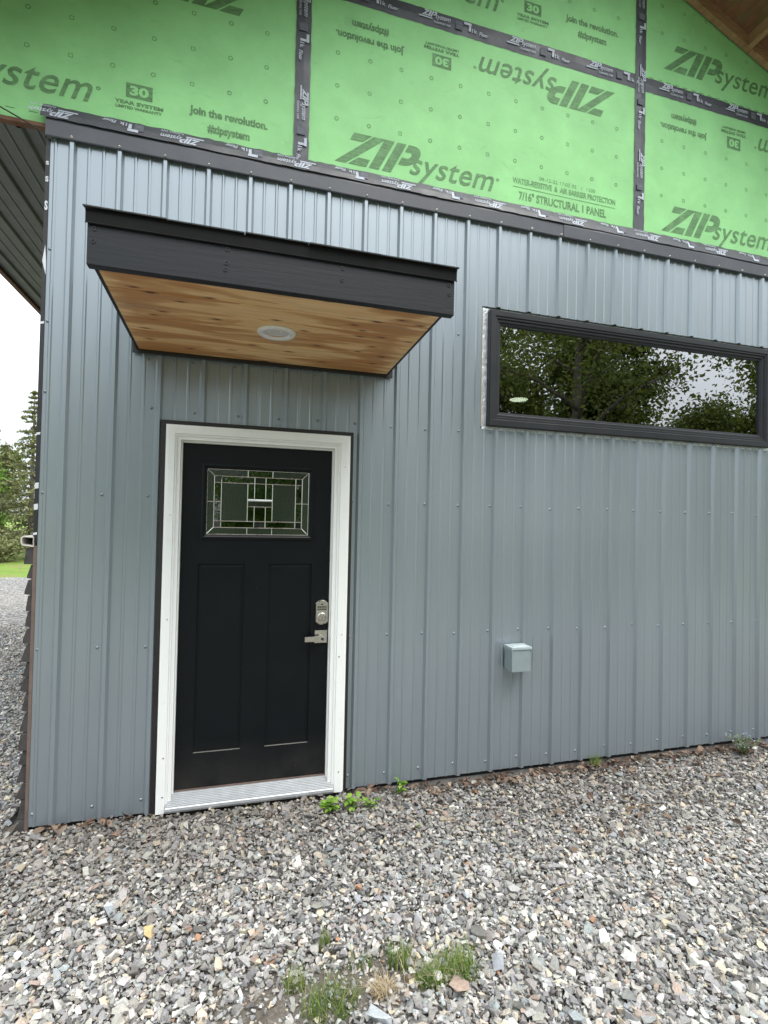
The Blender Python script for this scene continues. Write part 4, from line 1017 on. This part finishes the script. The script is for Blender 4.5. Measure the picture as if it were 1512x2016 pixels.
# ------------------------------------------------------------------ trees
def broad_tree(x, y, h, cr, cz, nleaf, label, seed, mat='leaf_broad', trunk=.18, leaf=.10, group='leafy trees facing the house', bark='bark', fmin=.28, lean=0., ml=1.):
    rng = np.random.default_rng(seed); g = -.2; t = thing('leafy_tree', (x, y, g), label, 'tree', group); m = MB(); tips = []
    top = Vector((x+lean, y, g+h*.86)); pts = [Vector((x, y, g-.05)).lerp(top, k/6)+Vector((rng.normal(0, .07), rng.normal(0, .07), 0))*(k > 0) for k in range(7)]
    m.tube(pts, [trunk*(1-.13*k) for k in range(7)], 9)
    for i in range(13):
        f = rng.uniform(fmin, .97); s = pts[0].lerp(pts[-1], f); a = rng.uniform(0, 2*np.pi); L = cr*rng.uniform(.6, 1.05)*(1.15-f*.55)
        e = s+Vector((math.cos(a)*L, math.sin(a)*L, L*rng.uniform(.25, .8))); q = s.lerp(e, .5)+Vector((0, 0, L*.1)); r = trunk*(1-f*.78)*.45; m.tube([s, q, e], [r, r*.7, r*.25], 6); tips += [q, e, s.lerp(e, .75)]
        for j in range(3):
            k = s.lerp(e, rng.uniform(.4, .95)); e2 = k+Vector((rng.normal(0, .4), rng.normal(0, .4), rng.normal(.2, .3)))*cr*.5; m.tube([k, e2], [r*.4, r*.12], 5); tips += [e2, k.lerp(e2, .6)]
    m.build('trunk', bark, t, True); tips += [pts[-1]]*2
    T = np.array([tuple(v) for v in tips]); nc = len(T); ci = rng.integers(0, nc, nleaf); sig = cr*rng.uniform(.10, .24, nc)
    C = T[ci]+rng.normal(0, 1, (nleaf, 3))*sig[ci][:, None]*np.array([1, 1, .7]); A, B = rand_axes(rng, nleaf, leaf, leaf*.55)
    bias = np.clip(rng.normal(.45, .2, nleaf)+rng.normal(0, .18, nc)[ci], 0, 1); quadcloud('crown', C, A, B, t, mat, seed, (x, y, g), bias)
def conifer(x, y, h, rb, label, seed, n=26, dens=1., group='conifers beyond the drive', leaf=.09):
    rng = np.random.default_rng(seed); g = -.2; t = thing('conifer', (x, y, g), label, 'tree', group); m = MB(); m.tube([(x, y, g-.05), (x, y, g+h*.5), (x, y, g+h)], [h*.017, h*.010, .01], 8); Cs = []; As = []
    for i in range(n):
        f = .06+.93*(i/n)**.9; z = g+h*f; R = rb*(1-f)**.85*rng.uniform(.8, 1.1)+.06
        for k in range(int(rng.integers(5, 8))):
            a = rng.uniform(0, 2*np.pi); Lr = R*rng.uniform(.6, 1.1); s = Vector((x, y, z)); e = s+Vector((math.cos(a)*Lr, math.sin(a)*Lr, -Lr*rng.uniform(.0, .35)+.1*Lr)); m.tube([s, s.lerp(e, .6)+Vector((0, 0, .05*Lr)), e], [.014, .009, .004], 4)
            nn = int((14+46*Lr)*dens)
            u = rng.random(nn)**.7; P = np.array(s)[None]+np.outer(u, np.array(e-s)); P += rng.normal(0, 1, (nn, 3))*np.array([.10, .10, .05])*(.35+Lr*.45); Cs.append(P)
            d = np.array((e-s).normalized()); As.append(d[None]*.5+rng.normal(0, .5, (nn, 3))+np.array([0, 0, -.15]))
    m.build('trunk', 'bark_grey', t, True); C = np.concatenate(Cs); A = np.concatenate(As); A /= np.linalg.norm(A, axis=1)[:, None]; B = np.cross(A, rng.normal(0, 1, A.shape)); B /= np.linalg.norm(B, axis=1)[:, None]; s = rng.uniform(.6, 1.3, len(A))[:, None]
    quadcloud('crown', C, A*leaf*s, B*leaf*.28*s, t, 'needle', seed, (x, y, g))
conifer(-7.0, 20.6, 6.9, 1.5, 'tallest spruce beyond the drive, close to the house corner', 61, 30, .8)
conifer(-8.7, 22.6, 4.9, 1.5, 'spruce left of the tallest one, cut by the photo edge', 62, 24, .7)
conifer(-6.2, 23.6, 5.2, 1.6, 'dark spruce half hidden behind the house corner', 63, 24, .8)
broad_tree(-8.7, 20.0, 3.3, 1.1, 0, 4200, 'bright green leafy young tree at the left edge beyond the drive', 64, 'leaf_bright', .06, .085, 'leafy trees beyond the drive')
broad_tree(-10.2, 25.0, 4.8, 1.9, 0, 4000, 'taller leafy tree far behind the spruces at the left edge', 65, 'leaf_broad', .09, .11, 'leafy trees beyond the drive')
def bush(x, y, r, h, n, label, seed, mat='leaf_broad', group='bushes under the trees facing the house', leaf=.07):
    rng = np.random.default_rng(seed); t = thing('bush', (x, y, -.2), label, 'bush', group); m = MB(); tips = []
    for i in range(9):
        a = rng.uniform(0, 2*np.pi); e = Vector((x+math.cos(a)*r*rng.uniform(.3, .9), y+math.sin(a)*r*rng.uniform(.3, .9), -.2+h*rng.uniform(.45, .95))); m.tube([(x, y, -.22), e], [.018, .005], 5); tips += [e, Vector((x, y, -.2)).lerp(e, .6)]
    m.build('stems', 'bark', t); T = np.array([tuple(v) for v in tips]); ci = rng.integers(0, len(T), n); C = T[ci]+rng.normal(0, 1, (n, 3))*np.array([r*.28, r*.28, h*.16]); C[:, 2] = np.maximum(C[:, 2], -.18); A, B = rand_axes(rng, n, leaf, leaf*.55); quadcloud('foliage', C, A, B, t, mat, seed, (x, y, -.2))
bush(-7.6, 18.9, .9, .9, 1500, 'low scrubby bush at the foot of the tallest spruce', 66, 'needle', 'scrub beyond the drive')
bush(-9.0, 19.0, 1.0, 1.0, 1500, 'low scrubby bush below the bright leafy tree', 67, 'leaf_broad', 'scrub beyond the drive')
bush(-6.0, 19.6, .9, .9, 1200, 'low scrubby bush beside the house corner far off', 68, 'needle', 'scrub beyond the drive')
# trees behind the viewer, seen mirrored in the window and the door glass
broad_tree(8.55, -7.3, 9.5, 2.3, 0, 8000, 'big tree with dark trunk mirrored in the left half of the window', 71, 'leaf_broad', .20, .055, fmin=.40)
broad_tree(8.0, -11.8, 10.0, 2.7, 0, 20000, 'leafy tree mirrored at the left end of the window', 72, 'leaf_broad', .13, .08)
broad_tree(11.2, -11.6, 9.6, 2.4, 0, 24000, 'leafy tree mirrored right behind the big dark trunk', 70, 'leaf_broad', .13, .08)
broad_tree(13.5, -12.2, 10.0, 2.3, 0, 30000, 'leafy tree mirrored in the middle of the window', 73, 'leaf_broad', .15, .08)
broad_tree(21.4, -11.6, 9.4, 2.6, 0, 30000, 'dense tree mirrored at the right end of the window', 74, 'leaf_broad', .16, .08)
broad_tree(17.4, -12.8, 6.5, 2.2, 0, 15000, 'lower tree mirrored below the bright gap in the window', 75, 'leaf_broad', .10, .075)
broad_tree(3.2, -15.0, 8.5, 2.8, 0, 6500, 'tree standing across the yard straight opposite the door', 76, 'leaf_broad', .14, .14)
broad_tree(-2.5, -14.0, 8.0, 2.6, 0, 6000, 'tree standing across the yard opposite the house corner', 77, 'leaf_broad', .13, .14)
broad_tree(26.5, -15.0, 9.5, 3.2, 0, 6000, 'tree at the far right end of the row across the yard', 78, 'leaf_broad', .16, .14)
broad_tree(-9.0, -16.0, 9.0, 3.0, 0, 5000, 'tree at the far left end of the row across the yard', 79, 'leaf_broad', .16, .14)
for i, (x, y) in enumerate(((6.0, -12.2), (9.2, -11.6), (12.2, -12.0), (15.2, -12.2), (18.6, -12.4), (22.5, -12.6), (1.6, -12.2), (-1.8, -12.6))):
    bush(x, y, 1.7, 4.0 if i in (0, 4, 5) else 1.4 if i in (1, 2, 3) else 4.2, 6000, ['bush', 'tall bush', 'dense bush', 'wide bush', 'bright bush', 'end bush', 'round bush', 'left bush'][i]+' number %d from the right in the row across the yard' % (1+[5, 4, 3, 2, 1, 0, 6, 7][i]), 80+i, ['leaf_broad', 'leaf_bright'][i % 2 == 0 and i > 2], leaf=.09)
